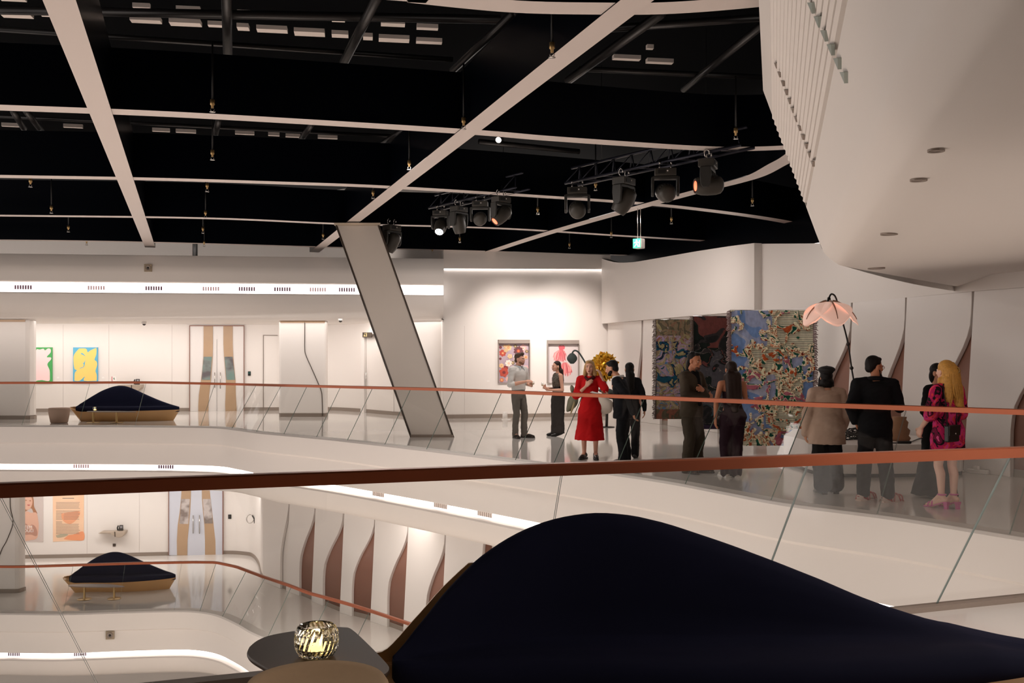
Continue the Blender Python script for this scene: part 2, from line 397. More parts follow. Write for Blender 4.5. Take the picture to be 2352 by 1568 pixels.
# ---------------------------------------------------------------- glass balustrades, leaning in over the floors
HR = 1.12; LEAN = .62
GLASSF = glass_mat('far_balustrade_glass', (.985, .99, .985, 1), 1.45, .22)
def balustrade(label, base, top, cuts, zb, w=.055, h=.06, gl=GLASSF):
    """base/top: matching 3D polylines; cuts: index positions of the joints"""
    t = thing('balustrade', label, 'balustrade', base[len(base)//2])
    mb = MB(); R = []
    for i, p in enumerate(top):
        a = top[max(i-1, 0)]; b = top[min(i+1, len(top)-1)]; d = (b-a); d.z = 0; d.normalize(); n = Vector((d.y, -d.x, 0))
        ring = []
        for o, z in ((-.5,-.5),(-.5,.38),(-.38,.5),(.38,.5),(.5,.38),(.5,-.5)):
            ring.append(p+n*o*w+Vector((0, 0, z*h)))
        R.append(ring)
    mb.loft(R); mb.build('handrail', COPPER, t, sharp=35)
    for c0_, c1_ in zip(cuts, cuts[1:]):
        mb = MB(); rr = []
        ks = [c0_]+[k for k in range(int(math.floor(c0_))+1, int(math.ceil(c1_)))]+[c1_]
        def ev(L, k):
            i = min(int(k), len(L)-2); return L[i].lerp(L[i+1], k-i)
        g = .008/max(1e-6, (ev(base, c1_)-ev(base, c0_)).length)*(c1_-c0_)/1
        ks[0] += g*.5; ks[-1] -= g*.5
        for k in ks:
            b = ev(base, k); tp = ev(top, k)-Vector((0, 0, h*.45)); k2 = min(k+.02, len(base)-1.001); k1 = max(k2-.04, 0)
            d = ev(base, k2)-ev(base, k1); nn = d.cross(tp-b).normalized()*.0045
            rr.append([b-nn, b+nn, tp+nn, tp-nn])
        mb.loft(rr, sm=False)
        nf = len(mb.f); mb.m[nf-2] = 1; mb.m[nf-1] = 1
        mb.build('glass_panel', [gl, GEDGE], t)
    return t
def far_rail(label, path, joints, zb, ytab):
    N = norms(path); base = [Vector((p[0], p[1], zb+.01)) for p in path]; top = []
    for p, n in zip(path, N):
        q = Vector((p[0]-n.x*LEAN, p[1]-n.y*LEAN)); x = px_of(q.x, q.y)
        z = EYE-(interp(ytab, x)-YH)*q.y/F
        top.append(Vector((q.x, q.y, min(max(z, zb+1.0), zb+1.22))))
    pxs = [px_of(p[0], p[1]) for p in path]; cuts = []
    for j in joints:
        for i in range(len(pxs)-1):
            if pxs[i] <= j <= pxs[i+1]: cuts.append(i+(j-pxs[i])/(pxs[i+1]-pxs[i])); break
    return balustrade(label, base, top, cuts, zb)
far_rail('glass balustrade with copper handrail along the gallery floor where the visitors stand', E0,
    [-500,-300,-120,50,180,310,461,533,589,652,727,798,884,980,1089,1184,1271,1410,1574,1771,2015,2319,2900], 0,
    [(-900,882),(0,879),(340,877.8),(520,881.5),(700,886),(1018,894),(1250,903),(1500,913),(1700,921),(1876,929),(2100,937),(2352,946),(2600,955),(3000,970)])
far_rail('glass balustrade with pale copper handrail on the lower floor', E1,
    [-500,-250,-60,145,272,400,459,511,550,614,700,790,900,1020], L1,
    [(-900,1306),(0,1302),(83,1300),(310,1293),(446,1290.5),(496,1291),(543,1301),(605,1324),(665,1344),(736,1372),(814,1403),(898,1433),(1000,1470),(1200,1545)])
# near one
def near_rail():
    tops = [PZ(x, 1125-88*x/2352, HR) for x in (-900, 0, 1290, 1855, 2320, 3300)]
    def on_base(px):     # where the joint meets the near floor's edge
        k = (px-CX)/F; s = (k*NB0.y-NB0.x)/(nd.x-k*nd.y); return NB0+nd*s
    bases = [on_base(x)+Vector((0, 0, .035)) for x in (-560, 229, 1227, 1720, 2152, 2790)]
    base = []; top = []; cuts = [0]
    for i in range(5):
        for k in range(4): base.append(bases[i].lerp(bases[i+1], k/4)); top.append(tops[i].lerp(tops[i+1], k/4))
        cuts.append((i+1)*4)
    base.append(bases[-1]); top.append(tops[-1]); cuts[-1] -= .001
    balustrade('nearest glass balustrade with brown copper handrail crossing the whole picture', base, top, cuts, 0, w=.075, h=.065, gl=GLASS)
near_rail()

# ---------------------------------------------------------------- roof beams
HZ = ZC-EYE
def bz(lst, z=ZC): return [P(x, y, F*(z-EYE)/(YH-y)).to_2d() for x, y in lst]
def beam(path2, w, n=6, z=ZC, h=.75, name='ceiling_beam', label=None):
    path = crom(path2, n) if n else path2; mb = MB(); N = norms(path); R = []
    for p, nn in zip(path, N):
        q = Vector((p[0], p[1], 0)); n3 = Vector((nn.x, nn.y, 0))*w/2
        R.append([q-n3+Vector((0, 0, z)), q+n3+Vector((0, 0, z)), q+n3+Vector((0, 0, z+h)), q-n3+Vector((0, 0, z+h))])
    mb.loft(R, mi=0, sm=True)
    for i, f in enumerate(mb.f):
        if len(f) == 4 and i % 4 == 0 and i < 4*(len(R)-1): mb.m[i] = 1
    return struct(mb.build(name, [NAVY, BEAMW], sharp=40), label)
b0 = bz([(-400,-110),(900,-14),(945,-8),(1178,15),(1389,20),(1550,18),(1745,2),(1900,-20),(2300,-120)])
b1 = bz([(-700,222),(0,247),(340,260),(640,276),(1065,302),(1250,317),(1450,331),(1600,340),(1700,342),(1815,338),(1950,325)])
b2 = bz([(-700,393),(0,405),(340,411),(640,420),(900,430),(1300,455),(1480,468),(1600,480),(1750,500),(1870,522),(2000,548)])
b3 = bz([(-700,489),(0,495),(470,501),(780,514),(1020,520),(1200,527),(1420,541),(1600,552),(1700,559),(1800,570)])
b4 = bz([(-700,547),(0,551),(340,556),(740,567),(1018,574),(1330,583),(1400,585),(1510,588),(1600,594)])
for b, w, l in ((b0,.3,'nearest'),(b1,.3,'second'),(b2,.29,'third'),(b3,.27,'fourth'),(b4,.22,'farthest')):
    beam(b, w, label='%s dark cross beam with a pale underside' % l)
for lst, w, l in (([(77,-160),(136,0),(345,568)], .27, 'left long'), ([(1617,-120),(1417,36),(722,579)], .27, 'right long')):
    q = bz(lst, ZC-.01); beam(q, w, 0, ZC-.012, .77, label='%s beam with a pale underside running away from the viewer' % l)
beam(bz([(1105,585),(1250,538),(1450,481),(1600,440),(1685,419),(1740,402),(1785,378),(1815,362),(1850,335),(1880,300)], ZC-.02), .3, 6, ZC-.02, .77, label='curving beam with a pale underside at the right')
# dark lining behind the last beam on the right, above the gallery wall
mb = MB(); q = [(3.0, 30.4), (4.6, 27.0), (6.2, 22.5), (7.4, 19.4), (8.6, 15.8), (10, 11)]
sweep(mb, q, [(0, 4.2), (0, 7.2)]); struct(mb.build('wall_dark_upper', NAVY))
slab('ceiling_void', [(-36, -3), (18, -3), (18, 42), (-36, 42)], 7.6, BLACKC, .1)
# pipes, ducts and lit slats in the void above the beams
DUCT = mat('dark_duct', lin(44, 42, 42), .35, metal=.4)
def pipe(p0, p1, r, label, m=DUCT):
    mb = MB(); mb.tube([p0, (Vector(p0)+Vector(p1))/2, p1], r, 12); o = mb.build('ceiling_pipe', m); return tag(o, label, 'pipe')
def vz(x, y, z): return P(x, y, F*(z-EYE)/(YH-y))
for k, (x0, y0, x1, y1, z, r, l) in enumerate([
    (-60,63,1040,137,5.75,.035,'long thin grey pipe above the nearest bay at the left'),
    (-60,22,1150,45,5.95,.055,'thick grey pipe above the left bay, nearest the viewer'),
    (520,-30,523,124,5.7,.06,'short upright-looking grey duct left of centre in the nearest bay'),
    (868,-10,790,143,5.7,.06,'slanted grey duct in the middle of the nearest bay'),
    (1180,30,1040,162,5.7,.05,'slanted grey duct left of the right long beam'),
    (1520,30,1305,185,5.7,.06,'slanted grey duct right of the right long beam'),
    (1760,50,1570,205,5.7,.05,'slanted dark duct beside the white overhang'),
    (1330,158,1760,178,5.75,.04,'thin pipe crossing the bay beside the white overhang'),
    (1390,66,1760,40,5.9,.05,'curving thick pipe at the top by the white overhang'),
    (-60,264,900,312,5.75,.03,'thin pipe in the second bay'),
    (60,255,95,300,5.6,.05,'short duct in the second bay at the far left'),
    (30,255,55,295,5.6,.05,'short thin duct in the second bay, leftmost'),
    (502,275,494,312,5.6,.05,'short duct in the second bay left of centre'),
    (716,285,692,320,5.6,.05,'short duct in the second bay at centre'),
    (928,298,880,328,5.6,.05,'short duct in the second bay near the right long beam'),
    (1100,325,1330,348,5.6,.05,'dark duct behind the small lit spotlight')]):
    pipe(vz(x0, y0, z), vz(x1, y1, z), r, l)
SLAT = mat('pale_baffle', lin(236, 224, 216), .6)
slat = MB().box((0, 0, .04), (1, .12, .06)).mesh('ceiling_slat', SLAT)
def slatrow(items, z, lab, grp):
    for x0, x1, y0, y1 in items:
        a = vz(x0, (y0+y1)/2, z); b = vz(x1, (y0+y1)/2+(x1-x0)*.045, z)
        o = bpy.data.objects.new('ceiling_slat', slat); COL.objects.link(o); d = b-a; d.z = 0
        o.location = (a+b)/2; o.rotation_euler = (0, 0, math.atan2(d.y, d.x)); o.scale = (d.length, max(.5, (y1-y0)/9*1.4), 1)
        tag(o, lab, 'ceiling slat', grp)
slatrow([(2,72,30,42),(94,122,34,40),(300,370,46,54),(390,462,52,61),(478,520,58,64),(545,572,63,72),(590,660,67,76),(676,746,73,84),(762,800,79,88),(834,856,85,94),(870,940,88,98),(956,1015,95,102),(2,60,0,4),(305,345,18,20),(405,460,24,28),(545,575,34,36),(595,660,36,43),(680,745,38,46),(762,792,44,52),(875,930,54,62),(957,1006,64,70)], 6.5,
    'pale lit slat in the void over the nearest roof bay at the left', 'pale slats over the nearest left bay')
slatrow([(4,45,290,292),(146,190,292,295),(350,390,301,304),(404,450,304,306),(540,584,308,310),(616,642,311,314),(656,690,314,317),(730,775,317,320)], 5.75, 'thin pale slat in the void over the second roof bay', 'pale slats over the second bay')
slatrow([(1408,1470,134,140),(1485,1545,142,148),(1485,1500,112,116)], 6.2, 'pale slat in the void beside the white overhang', 'pale slats beside the white overhang')

# ---------------------------------------------------------------- slanted column
COLW = mat('column_panel', lin(206, 196, 186), .45)
def slanted():
    bot = [PZ(946,1004,0), PZ(1040,1004,0)]; dt = 22.2
    zt = EYE-(517-YH)*dt/F
    top = [P(774, 517, dt), P(868, 517, dt)]
    mb = MB(); dv = Vector((-.06, .34, 0))
    r = lambda L: [L[0], L[1], L[1]+dv, L[0]+dv]
    mb.loft([r(bot), r(top)], sm=False); o = mb.build('slanted_column', COLW, bevel=.015); struct(o)
    for s, lab in ((0, 'l'), (1, 'r')):
        mb = MB(); e = Vector((-.035 if s == 0 else .035, -.012, 0)); b, tp = bot[s], top[s]
        mb.loft([[b+Vector((0, -.01, 0)), b+e, b+e+dv*.2, b+dv*.2], [tp+Vector((0, -.01, 0)), tp+e, tp+e+dv*.2, tp+dv*.2]], sm=False)
        struct(mb.build('trim_11', DKLINE))
    mb = MB(); mb.prism([bot[0]+Vector((-.02, -.03, 0)), bot[1]+Vector((.02, -.03, 0)), bot[1]+dv, bot[0]+dv], (-.01, 0, .06)); struct(mb.build('trim_12', GREY))
    mb = MB(); mb.prism([top[0]+Vector((-.06, -.03, 0)), top[1]+Vector((.06, -.03, 0)), top[1]+dv, top[0]+dv], (0, 0, .05)); struct(mb.build('trim_13', mat('column_cap', lin(196, 180, 160), .4)))
slanted()
# straight columns in the lobbies
def lobby_col(x0, x1, xs0, xs1, yb, yt, zb, depth, line=None):
    d = F*(EYE-zb)/(yb-YH); a = P(x0, yb, d); b = P(x1, yb, d); zt = EYE-(yt-YH)*d/F
    s0 = (x0-xs0)*d/F; s1 = (xs1-x1)*d/F
    foot = [a, b, b+Vector((s1*.7, .05, 0)), b+Vector((s1, .2, 0)), b+Vector((s1, depth, 0)), a+Vector((-s0, depth, 0)), a+Vector((-s0, .2, 0)), a+Vector((-s0*.7, .05, 0))]
    mb = MB(); mb.prism([(p.x, p.y, zb+.1) for p in foot], (0, 0, zt-zb-.1)); o = mb.build('wall_column', WHITE, bevel=.03); struct(o)
    mb = MB(); mb.prism([(p.x, p.y+.02, zb) for p in foot], (0, 0, .1)); struct(mb.build('baseboard_column', GREY))
    if zb == 0:
        mb = MB(); mb.box(((a.x+b.x)/2, a.y-.0, zt-.03), (b.x-a.x, .04, .06)); struct(mb.build('trim_14', BROWN2))
    if line:
        pts = [P(x, y, d)+Vector((0, -.006, 0)) for x, y in line]; mb = MB(); mb.tube(crom(pts, 4), .018, 6, flat=.6); struct(mb.build('trim_15', DKLINE))
lobby_col(644, 746, 638, 749, 957, 736.5, 0, .3, [(700,739),(700,770),(700,799),(702.5,815),(717,848),(731.7,881.6),(738,898),(740,915),(741,955)])
lobby_col(-120, 58, -140, 70, 963, 734, 0, .35)
lobby_col(-150, 34, -170, 46, 1362, 1105, L1, .3, [(24,1120),(24,1165),(30,1200),(16,1240),(5,1260),(-6,1290)])

# ---------------------------------------------------------------- lobby doors
DOORW = mat('door_white', lin(222, 216, 212), .35); DOORB = mat('door_bluish_white', lin(200, 202, 212), .35)
TEAL = ramp_mat('tinted_pane', [(0, lin(96, 84, 88)), (.42, lin(104, 98, 100)), (.55, lin(128, 138, 134)), (.75, lin(96, 146, 134)), (1, lin(90, 150, 138))], 1.0, .15, kind='noise', interp_='LINEAR', stretch=(1.5, 1.5, 2.2))
PANEG = ramp_mat('grey_pane', [(0, lin(150, 138, 134)), (.45, lin(196, 186, 182)), (.6, lin(130, 118, 112)), (1, lin(176, 166, 160))], 1.2, .12, kind='noise', interp_='LINEAR', stretch=(2, 2, 2))
def lobby_door(name, path, x0, x1, y0, y1, ls, rs, wl, wr, handles, pane, leaf):
    d = MB(); plate(d, path, rect(x0, y0, x1, y1), .005, .05); o = d.build(name, leaf); struct(o)
    fr = MB()
    for q in (rect(x0-1.5, y0-1.5, x0, y1), rect(x1, y0-1.5, x1+1.5, y1), rect(x0-1.5, y0-2, x1+1.5, y0)): plate(fr, path, q, .0, .07)
    fr.build('door_frame', BROWN, o)
    m = (x0+x1)/2; mb = MB(); plate(mb, path, rect(m-.25, y0+30, m+.25, y1), .05, .052); mb.build('door_gap', DKGREY, o)
    for st, w in ((ls, wl), (rs, wr)):
        mb = MB(); L = [(a, y) for y, a, b in st]; Rr = [(b, y) for y, a, b in st]
        mb = MB(); n = wall_n(path, m)
        pl = [onwall(path, x, y)+n*.05 for x, y in L]+[onwall(path, x, y)+n*.05 for x, y in reversed(Rr)]
        mb.prism(pl, n*.012); s_ = mb.build('wood_strip', BROWN2, o)
        mb = MB(); plate(mb, path, w, .058, .068); mb.build('glazed_pane', pane, o)
    for x, ya, yb in handles:
        n = wall_n(path, m); a = onwall(path, x, ya)+n*.1; b = onwall(path, x, yb)+n*.1
        mb = MB(); mb.tube([a, b], .014, 8)
        for q in (a.lerp(b, .15), a.lerp(b, .85)): mb.tube([q, q-n*.055], .01, 6)
        mb.build('door_handle', CHROME, o)
    return o
lobby_door('door_1', W0, 437, 560, 749, 944,
    [(749,468,489.5),(790,468,489.5),(818,467.6,489),(845,465.5,487),(873,462.3,484.8),(905,457.5,481),(930,456,479.5),(944,456,479)],
    [(749,513.5,535),(790,513.5,535),(818,515,536),(845,517,538.5),(873,519.5,541.5),(905,518.5,542),(930,517.5,543.5),(944,518,544)],
    [(468.5,819),(487.5,819),(483.5,872),(463.5,872)], [(516,819),(534.5,819),(540.5,872),(520.5,872)], [(494,855,890),(507,855,892)], TEAL, DOORW)
lobby_door('door_2', W1, 389, 512, 1104, 1274,
    [(1104,419,440),(1145,416.5,439),(1175,413.5,437.5),(1205,409,435),(1240,407,431.5),(1274,407.5,431)],
    [(1104,464,484),(1145,464.5,486.5),(1175,467,489),(1205,470,491.5),(1240,471.5,495.5),(1274,471.5,496)],
    [(417.5,1145),(437,1145),(433.5,1202),(413,1202)], [(466.5,1145),(485,1145),(489.5,1201),(470.5,1201)], [(445,1182,1223),(459.5,1182,1224)], PANEG, DOORB)
# plain flush doors
mb = MB(); plate(mb, W0, rect(606, 771, 637, 943), .004, .012); o = mb.build('door_3', WHITE); struct(o)
mb = MB(); plate(mb, W0, rect(605, 769, 638, 770.6), .0, .03); plate(mb, W0, rect(604.3, 769, 605.6, 943), 0, .03); mb.build('door_frame', GREY, o)
mb = MB(); plate(mb, W0, rect(843, 772, 905, 949), .004, .02); o = mb.build('door_4', WHITE); struct(o)
mb = MB(); plate(mb, W0, rect(834.5, 766, 842.5, 949), .0, .1); plate(mb, W0, rect(834.5, 764.5, 906, 767), 0, .1); mb.build('door_frame', WHITEG, o)
mb = MB(); mb.tube([onwall(W0, 845, 855, .07), onwall(W0, 845, 890, .07)], .014, 8); mb.build('door_handle', CHROME, o)

# ---------------------------------------------------------------- white overhang of the floor above (right)
def overhang():
    zb, zt = 2.75, 4.55
    u = Vector((.265, 1, 0)).normalized()
    Bf = Vector((3.52, 11.1, zb)); Tf = Vector((2.66, 10.55, zt))
    Bn = Bf-u*12.5; Tn = Tf-u*12.5
    n = 26
    # cross profile from top edge to soffit as fractions (s along T->B, bulge outwards)
    def section(T, B, taper=1.0):
        d = (B-T); out = Vector((-u.y, u.x, 0)); pts = []
        P_ = lambda s, b: T+d*s+out*b*taper
        pts.append(P_(0, 0)); pts.append(P_(.13, .0)); pts.append(P_(.135, -.05))
        K = 15
        for i in range(K):
            s = .14+.5*i/K; s2 = .14+.5*(i+1)/K
            m_ = (s+s2)/2-.003; pts += [P_(s, 0), P_(m_, .013), P_(s2-.009, .0), P_(s2-.008, -.035), P_(s2-.0005, -.035)]
        pts.append(P_(.645, -.055)); pts.append(P_(.655, .0)); pts.append(P_(.8, .0)); pts.append(P_(.9, -.005))
        return pts
    def low(T, B, w):
        out = Vector((-u.y, u.x, 0)); d = B-T
        a = T+d*.9; pts = [a-out*.005]
        for t in (.2, .4, .6, .8, 1.0):
            q = a.lerp(B, t); pts.append(q+out*(.0)-out*.12*t*t+Vector((0, 0, .02*t*(1-t))))
        return pts
    secs = []; lows = []
    for i in range(31):
        k = i/30; T = Tn.lerp(Tf, k); B = Bn.lerp(Bf, k); secs.append(section(T, B)); lows.append(low(T, B, 0))
    mb = MB(); mb.loft(secs, closed=False, cap=False, sm=False); struct(mb.build('wall_overhang', WHITE))
    # soffit with a rounded turn, flat middle and a gently sloping far part
    R = []
    E = [Vector((-3+.0, -2.2, 0))]
    wallp = [(7.1, 15.7), (7.5, 14.2), (8.4, 12), (9.4, 9), (10.3, 4), (11, -2)]
    for i in range(31):
        k = i/30; l = lows[i]; B = l[-1]; far_ = Vector((12.5-5.2*k*k, -3+18.9*k, 2.75+.0))
        ring = list(l)
        d = (far_-B)
        for s in (.03, .08, .15, .22, .3, .4, .5, .62, .75, 1.0):
            q = B+d*s; w_ = (q.y-(8-1.7*(q.x-2.6)))/1.97; bl = min(1, s/.22); bl = bl*bl*(3-2*bl)
            dz = -.16+.5*(.05*(w_+math.sqrt(w_*w_+.3))+.12*(-w_+math.sqrt(w_*w_+.3)))
            q.z = 2.75+bl*dz*(1 if k < .999 else .3); ring.append(q)
        R.append(ring)
    # close the far end down to the wall
    mb = MB(); mb.loft(R, closed=False, cap=False, sm=True); struct(mb.build('ceiling_overhang', WHITE))
    # end face turning back from the tip
    tip = secs[-1]; ring2 = []
    mb = MB(); endt = [Tf, Tf.lerp(Bf, .3), Tf.lerp(Bf, .65), Tf.lerp(Bf, .9), R[-1][5], R[-1][6]]
    rs = []
    for t in range(7):
        s = t/6; rs.append([Vector((p.x+(7.3-p.x)*s, p.y+(15.9-p.y)*s+.25*math.sin(PI*s), p.z)) for p in endt])
    mb.loft(rs, closed=False, cap=False, sm=True); struct(mb.build('wall_overhang_end', WHITE))
    mb = MB(); mb.prism([Tn, Tf, Vector((7.3, 15.9, zt)), Vector((13, -3, zt))], (0, 0, .05)); struct(mb.build('ceiling_overhang_top', WHITE))
    # little greenish teeth along the two fold lines of the ribbed face
    TG = mat('grey_green_tooth', lin(150, 158, 150), .4)
    out = Vector((-u.y, u.x, 0)); d = (Tf-Tn)
    def on_face(x, y):
        # intersect the sight line with the ribbed plane through T,B,u
        nrm = u.cross(Bf-Tf); dr = Vector(((x-CX)/F, 1, -(y-YH)/F)); o_ = Vector((0, 0, EYE)); t = (Tf-o_).dot(nrm)/dr.dot(nrm); return o_+dr*t
    for k in range(6):
        x = 1862+k*15; y = 5+k*32
        mb = MB(); pts = [on_face(x, y), on_face(x+11, y), on_face(x+11, y+26)]; mb.prism([p+out*.0 for p in pts], out*.02); struct(mb.build('trim_16', TG))
    for k in range(12):
        x = 1783+k*7.6; y = 143+k*20.5
        mb = MB(); pts = [on_face(x, y), on_face(x+5, y+2), on_face(x+5, y+14)]; mb.prism(pts, out*.02); struct(mb.build('trim_17', GREY))
overhang()
def soffit_light(x, y, lab):
    ok, p, nrm, _, ob, _ = sc.ray_cast(bpy.context.evaluated_depsgraph_get(), Vector((0, 0, EYE)), Vector(((x-CX)/F, 1, -(y-YH)/F)).normalized())
    p = Vector(p); r = 19 *p.y/F
    t = thing('ceiling_downlight', lab, 'downlight', p)
    mb = MB(); mb.lathe([(r*.75, .03), (r*.75, -.008), (r, -.012), (r, .03)], p, 20); mb.build('trim_ring', GREY, t)
    mb = MB(); mb.lathe([(.001, -.006), (r*.74, -.006), (r*.74, .02), (.001, .02)], p, 20); mb.build('lens', mat('unlit_lens', lin(170, 156, 146), .3), t)
for x, y, l in ((2150,343,'round downlight in the white overhang, nearest the viewer'), (2110,411,'round downlight in the white overhang, second nearest'), (2042,536,'round downlight in the white overhang, third nearest'), (2013,615,'small round downlight at the far tip of the white overhang')): soffit_light(x, y, l)
# ================================================================ SOFAS, TABLES, STOOLS
def make_sofa(root, L, S=1.0, HT=None):
    """boat-shaped oak shell with velvet upholstery, tip at the left, tail at the right; front faces -Y; base on z=0"""
    o = Vector(root.location)
    HT = HT or [(0,.40),(.03,.47),(.08,.575),(.14,.69),(.2,.80),(.27,.885),(.33,.935),(.38,.95),(.44,.935),(.52,.86),(.62,.735),(.72,.615),(.82,.51),(.92,.425),(1,.375)]
    def hgt(u):
        for i in range(len(HT)-1):
            if u <= HT[i+1][0]: break
        a, b = HT[i], HT[i+1]; p0 = HT[max(i-1, 0)]; p3 = HT[min(i+2, len(HT)-1)]; t = (u-a[0])/(b[0]-a[0])
        return .5*(2*a[1]+(b[1]-p0[1])*t+(2*p0[1]-5*a[1]+4*b[1]-p3[1])*t*t+(3*a[1]-p0[1]-3*b[1]+p3[1])*t**3)
    def front(u):      # plan outline of the seat's front edge (y, negative is the front)
        e = min(1, max(0, u)); s = math.sin(PI*min(1, max(.0, e))**.8)
        return -.52*max(0.0, s)**.55
    def back(u):
        s = math.sin(PI*min(1, max(0, u))**.9); return .38*max(0.0, s)**.5
    us = [.0015]+[.006+.988*(1-math.cos(PI*i/90))/2 for i in range(91)]+[.9985]
    # upholstery
    R = []
    for u in us:
        x = (u-.0)*L; sk = -.34*max(0, 1-u/.3)**2; f, b = front(u)+.035+sk, back(u)-.03+sk; h = hgt(u)
        if f > b-.02: m_ = (f+b)/2; f, b = m_-.01, m_+.01
        zb = .20+.04*u; zs = min(.40+.0*u, h-.005); D = b-f; k = min(1, D/.75)
        yc = f+D*.60
        ring = [(f+.03*k, zb), (f, zb+.05), (f, zs-.07), (f+.03*k, zs-.02), (f+.09*k, zs), (f+D*.35, zs-.008), (yc-.03*k, zs-.01),
                (yc, zs+.012*(h-zs)), (yc+.02*k, zs+(h-zs)*.25), (yc+.05*k, zs+(h-zs)*.6), (yc+.075*k, zs+(h-zs)*.86), (yc+.11*k, zs+(h-zs)*.975), (yc+.15*k, h),
                (yc+.19*k, zs+(h-zs)*.975), (yc+.23*k, zs+(h-zs)*.85), (b-.015*k, zs+(h-zs)*.5), (b, zs), (b, zb+.05), (b-.03*k, zb)]
        x += .05*max(0, 1-u/.13)
        R.append([o+Vector((x, y, z))*S for y, z in ring])
    mb = MB(); mb.loft(R); mb.build('upholstery', NAVYV, root)
    # oak shell: hull that flares from a narrow base and runs out into a prow at the left, wrapping the back
    R = []
    for i in range(91):
        uu = (1-math.cos(PI*i/90))/2; e = .11/L; u = -e+(1+e)*uu; q_ = min(.998, max(.002, uu)); s = math.sin(PI*q_**.85)
        x = u*L; sk = -.34*max(0, 1-max(0, u)/.3)**2; f = -.56*max(0.0, s)**.62; b = .43*max(0.0, s)**.6
        zt = .26+.04*uu+.13*max(0, (.14-uu)/.14)**1.4; zb0 = 0.
        xs = x+(.5*L-x)*(.2 if uu < .3 else .12)
        wr = max(0, min(1, (.34-uu)/.2)); hb = max(zt, zt+(hgt(max(0, min(1, u)))-.008-zt)*wr*min(1, uu/.02))
        ring = [(x, f, zt), (x+(xs-x)*.45, f*.9, zt-(zt-zb0)*.45), (xs, f*.72, zb0), (xs, b*.72, zb0), (x+(xs-x)*.4, b*.93, zt-(zt-zb0)*.45), (x, b, zt), (x, b, (zt+hb)/2), (x, b*.86, hb), (x, b*.86-.02, hb), (x, b*.92-.02, (zt+hb)/2), (x, b*.9, zt-.02), (x, f*.93, zt-.02)]
        R.append([o+(Vector(p)+Vector((0, sk, 0)))*S for p in ring])
    mb = MB(); mb.loft(R); mb.build('oak_shell', OAK, root, sharp=50)
    return root
SOFA_D = 'navy velvet sofa in an oak shell, '
def place_sofa(label, x, y, z, L, S=1.0, HT=None):
    t = thing('sofa', label, 'sofa', (x, y, z), 'boat shaped navy sofas'); return make_sofa(t, L, S, HT)
place_sofa('huge dark navy velvet sofa with wooden shell in the foreground, lower right', -.58, 4.72, 0, 3.3, 1.0,
    [(0,.40),(.035,.50),(.075,.63),(.12,.75),(.17,.85),(.22,.915),(.275,.95),(.32,.955),(.38,.925),(.46,.845),(.54,.75),(.63,.635),(.71,.525),(.79,.44),(.88,.375),(.95,.345),(1,.325)])
s1 = PZ(152, 968, 0); place_sofa('navy velvet sofa with oak base in the upper lobby below the two bright paintings', s1.x+.12, s1.y+.55, 0, 2.75)
s2 = PZ(135, 1362, L1); place_sofa('navy velvet sofa with oak base on the lower floor beneath the shelf telephone', s2.x+.14, s2.y+.55, L1, 2.75)

LEAF = [(-.5,.02),(-.49,.12),(-.42,.19),(-.28,.235),(-.1,.25),(.08,.235),(.2,.18),(.34,.06),(.47,-.1),(.5,-.17),(.46,-.215),(.3,-.235),(.1,-.24),(-.15,-.22),(-.34,-.17),(-.46,-.08)]
def coffee_table(label, c, L, W, h, feet, mt, md, LEAF=LEAF):
    t = thing('coffee_table', label, 'table', c); c = Vector(c)
    def outline(k, z): return [c+Vector((x*L*k, y*W*k*2, z)) for x, y in crom([Vector(p) for p in LEAF]+[Vector(LEAF[0])], 4)[:-1]]
    mb = MB(); mb.loft([outline(.985, h-.022), outline(1, h-.012), outline(1, h-.006), outline(.992, h)], sm=True); mb.build('table_top', mt, t, sharp=40)
    for fx, fy in feet:
        q = c+Vector((fx, fy, 0))
        mb = MB(); mb.lathe([(.001, 0), (.17, 0), (.175, .008), (.165, .014), (.03, .018), (.026, .03), (.026, h-.02), (.001, h-.02)], q, 24); mb.build('pedestal', md, t, sharp=40)
    return t
TOPD = mat('dark_umber_top', lin(74, 57, 43), .5, spec=.3)
coffee_table('dark brown leaf shaped coffee table in the foreground carrying the crystal candle holder', (-.845, 4.42, 0), .67, .75, .42, [(-.14, .05), (.16, -.12)], TOPD, BRASS,
    [(-.5,.03),(-.485,.1),(-.42,.16),(-.25,.215),(-.05,.25),(.05,.25),(.12,.225),(.3,.05),(.46,-.12),(.5,-.18),(.48,-.23),(.38,-.25),(.15,-.25),(-.15,-.22),(-.36,-.12),(-.47,-.04)])
p = PZ(268, 970.5, 0); coffee_table('leaf shaped coffee table with brass feet before the upper lobby sofa', (p.x-.08, p.y-.1, 0), 1.35, .3, .31, [(-.52, .05), (.12, -.0)], STONE, BRASS)
p = PZ(218, 1376, L1); coffee_table('leaf shaped stone coffee table with brass feet before the lower sofa', (p.x+.05, p.y, L1), 1.5, .34, .36, [(-.32, .0), (.42, .06)], STONE, BRASS)
def pouf(label, c, r, h, m):
    mb = MB(); mb.lathe([(.001, 0), (r*.72, 0), (r*.8, .02), (r*.93, h*.5), (r, h*.86), (r*.985, h*.95), (r*.93, h*.995), (r*.85, h*.97), (r*.6, h*.92), (.001, h*.9)], c, 40)
    o = mb.build('pouf', m); return tag(o, label, 'pouf')
pouf('round taupe felt pouf with a dished top at the bottom edge, before the candle', (-.738, 3.76, 0), .275, .50, mat('brown_felt', lin(176, 148, 116), .85, noise=.05, nscale=40))
p = PZ(128, 972, 0); pouf('round taupe felt pouf left of the upper lobby sofa', (p.x, p.y+.2, 0), .27, .40, TAUPE)
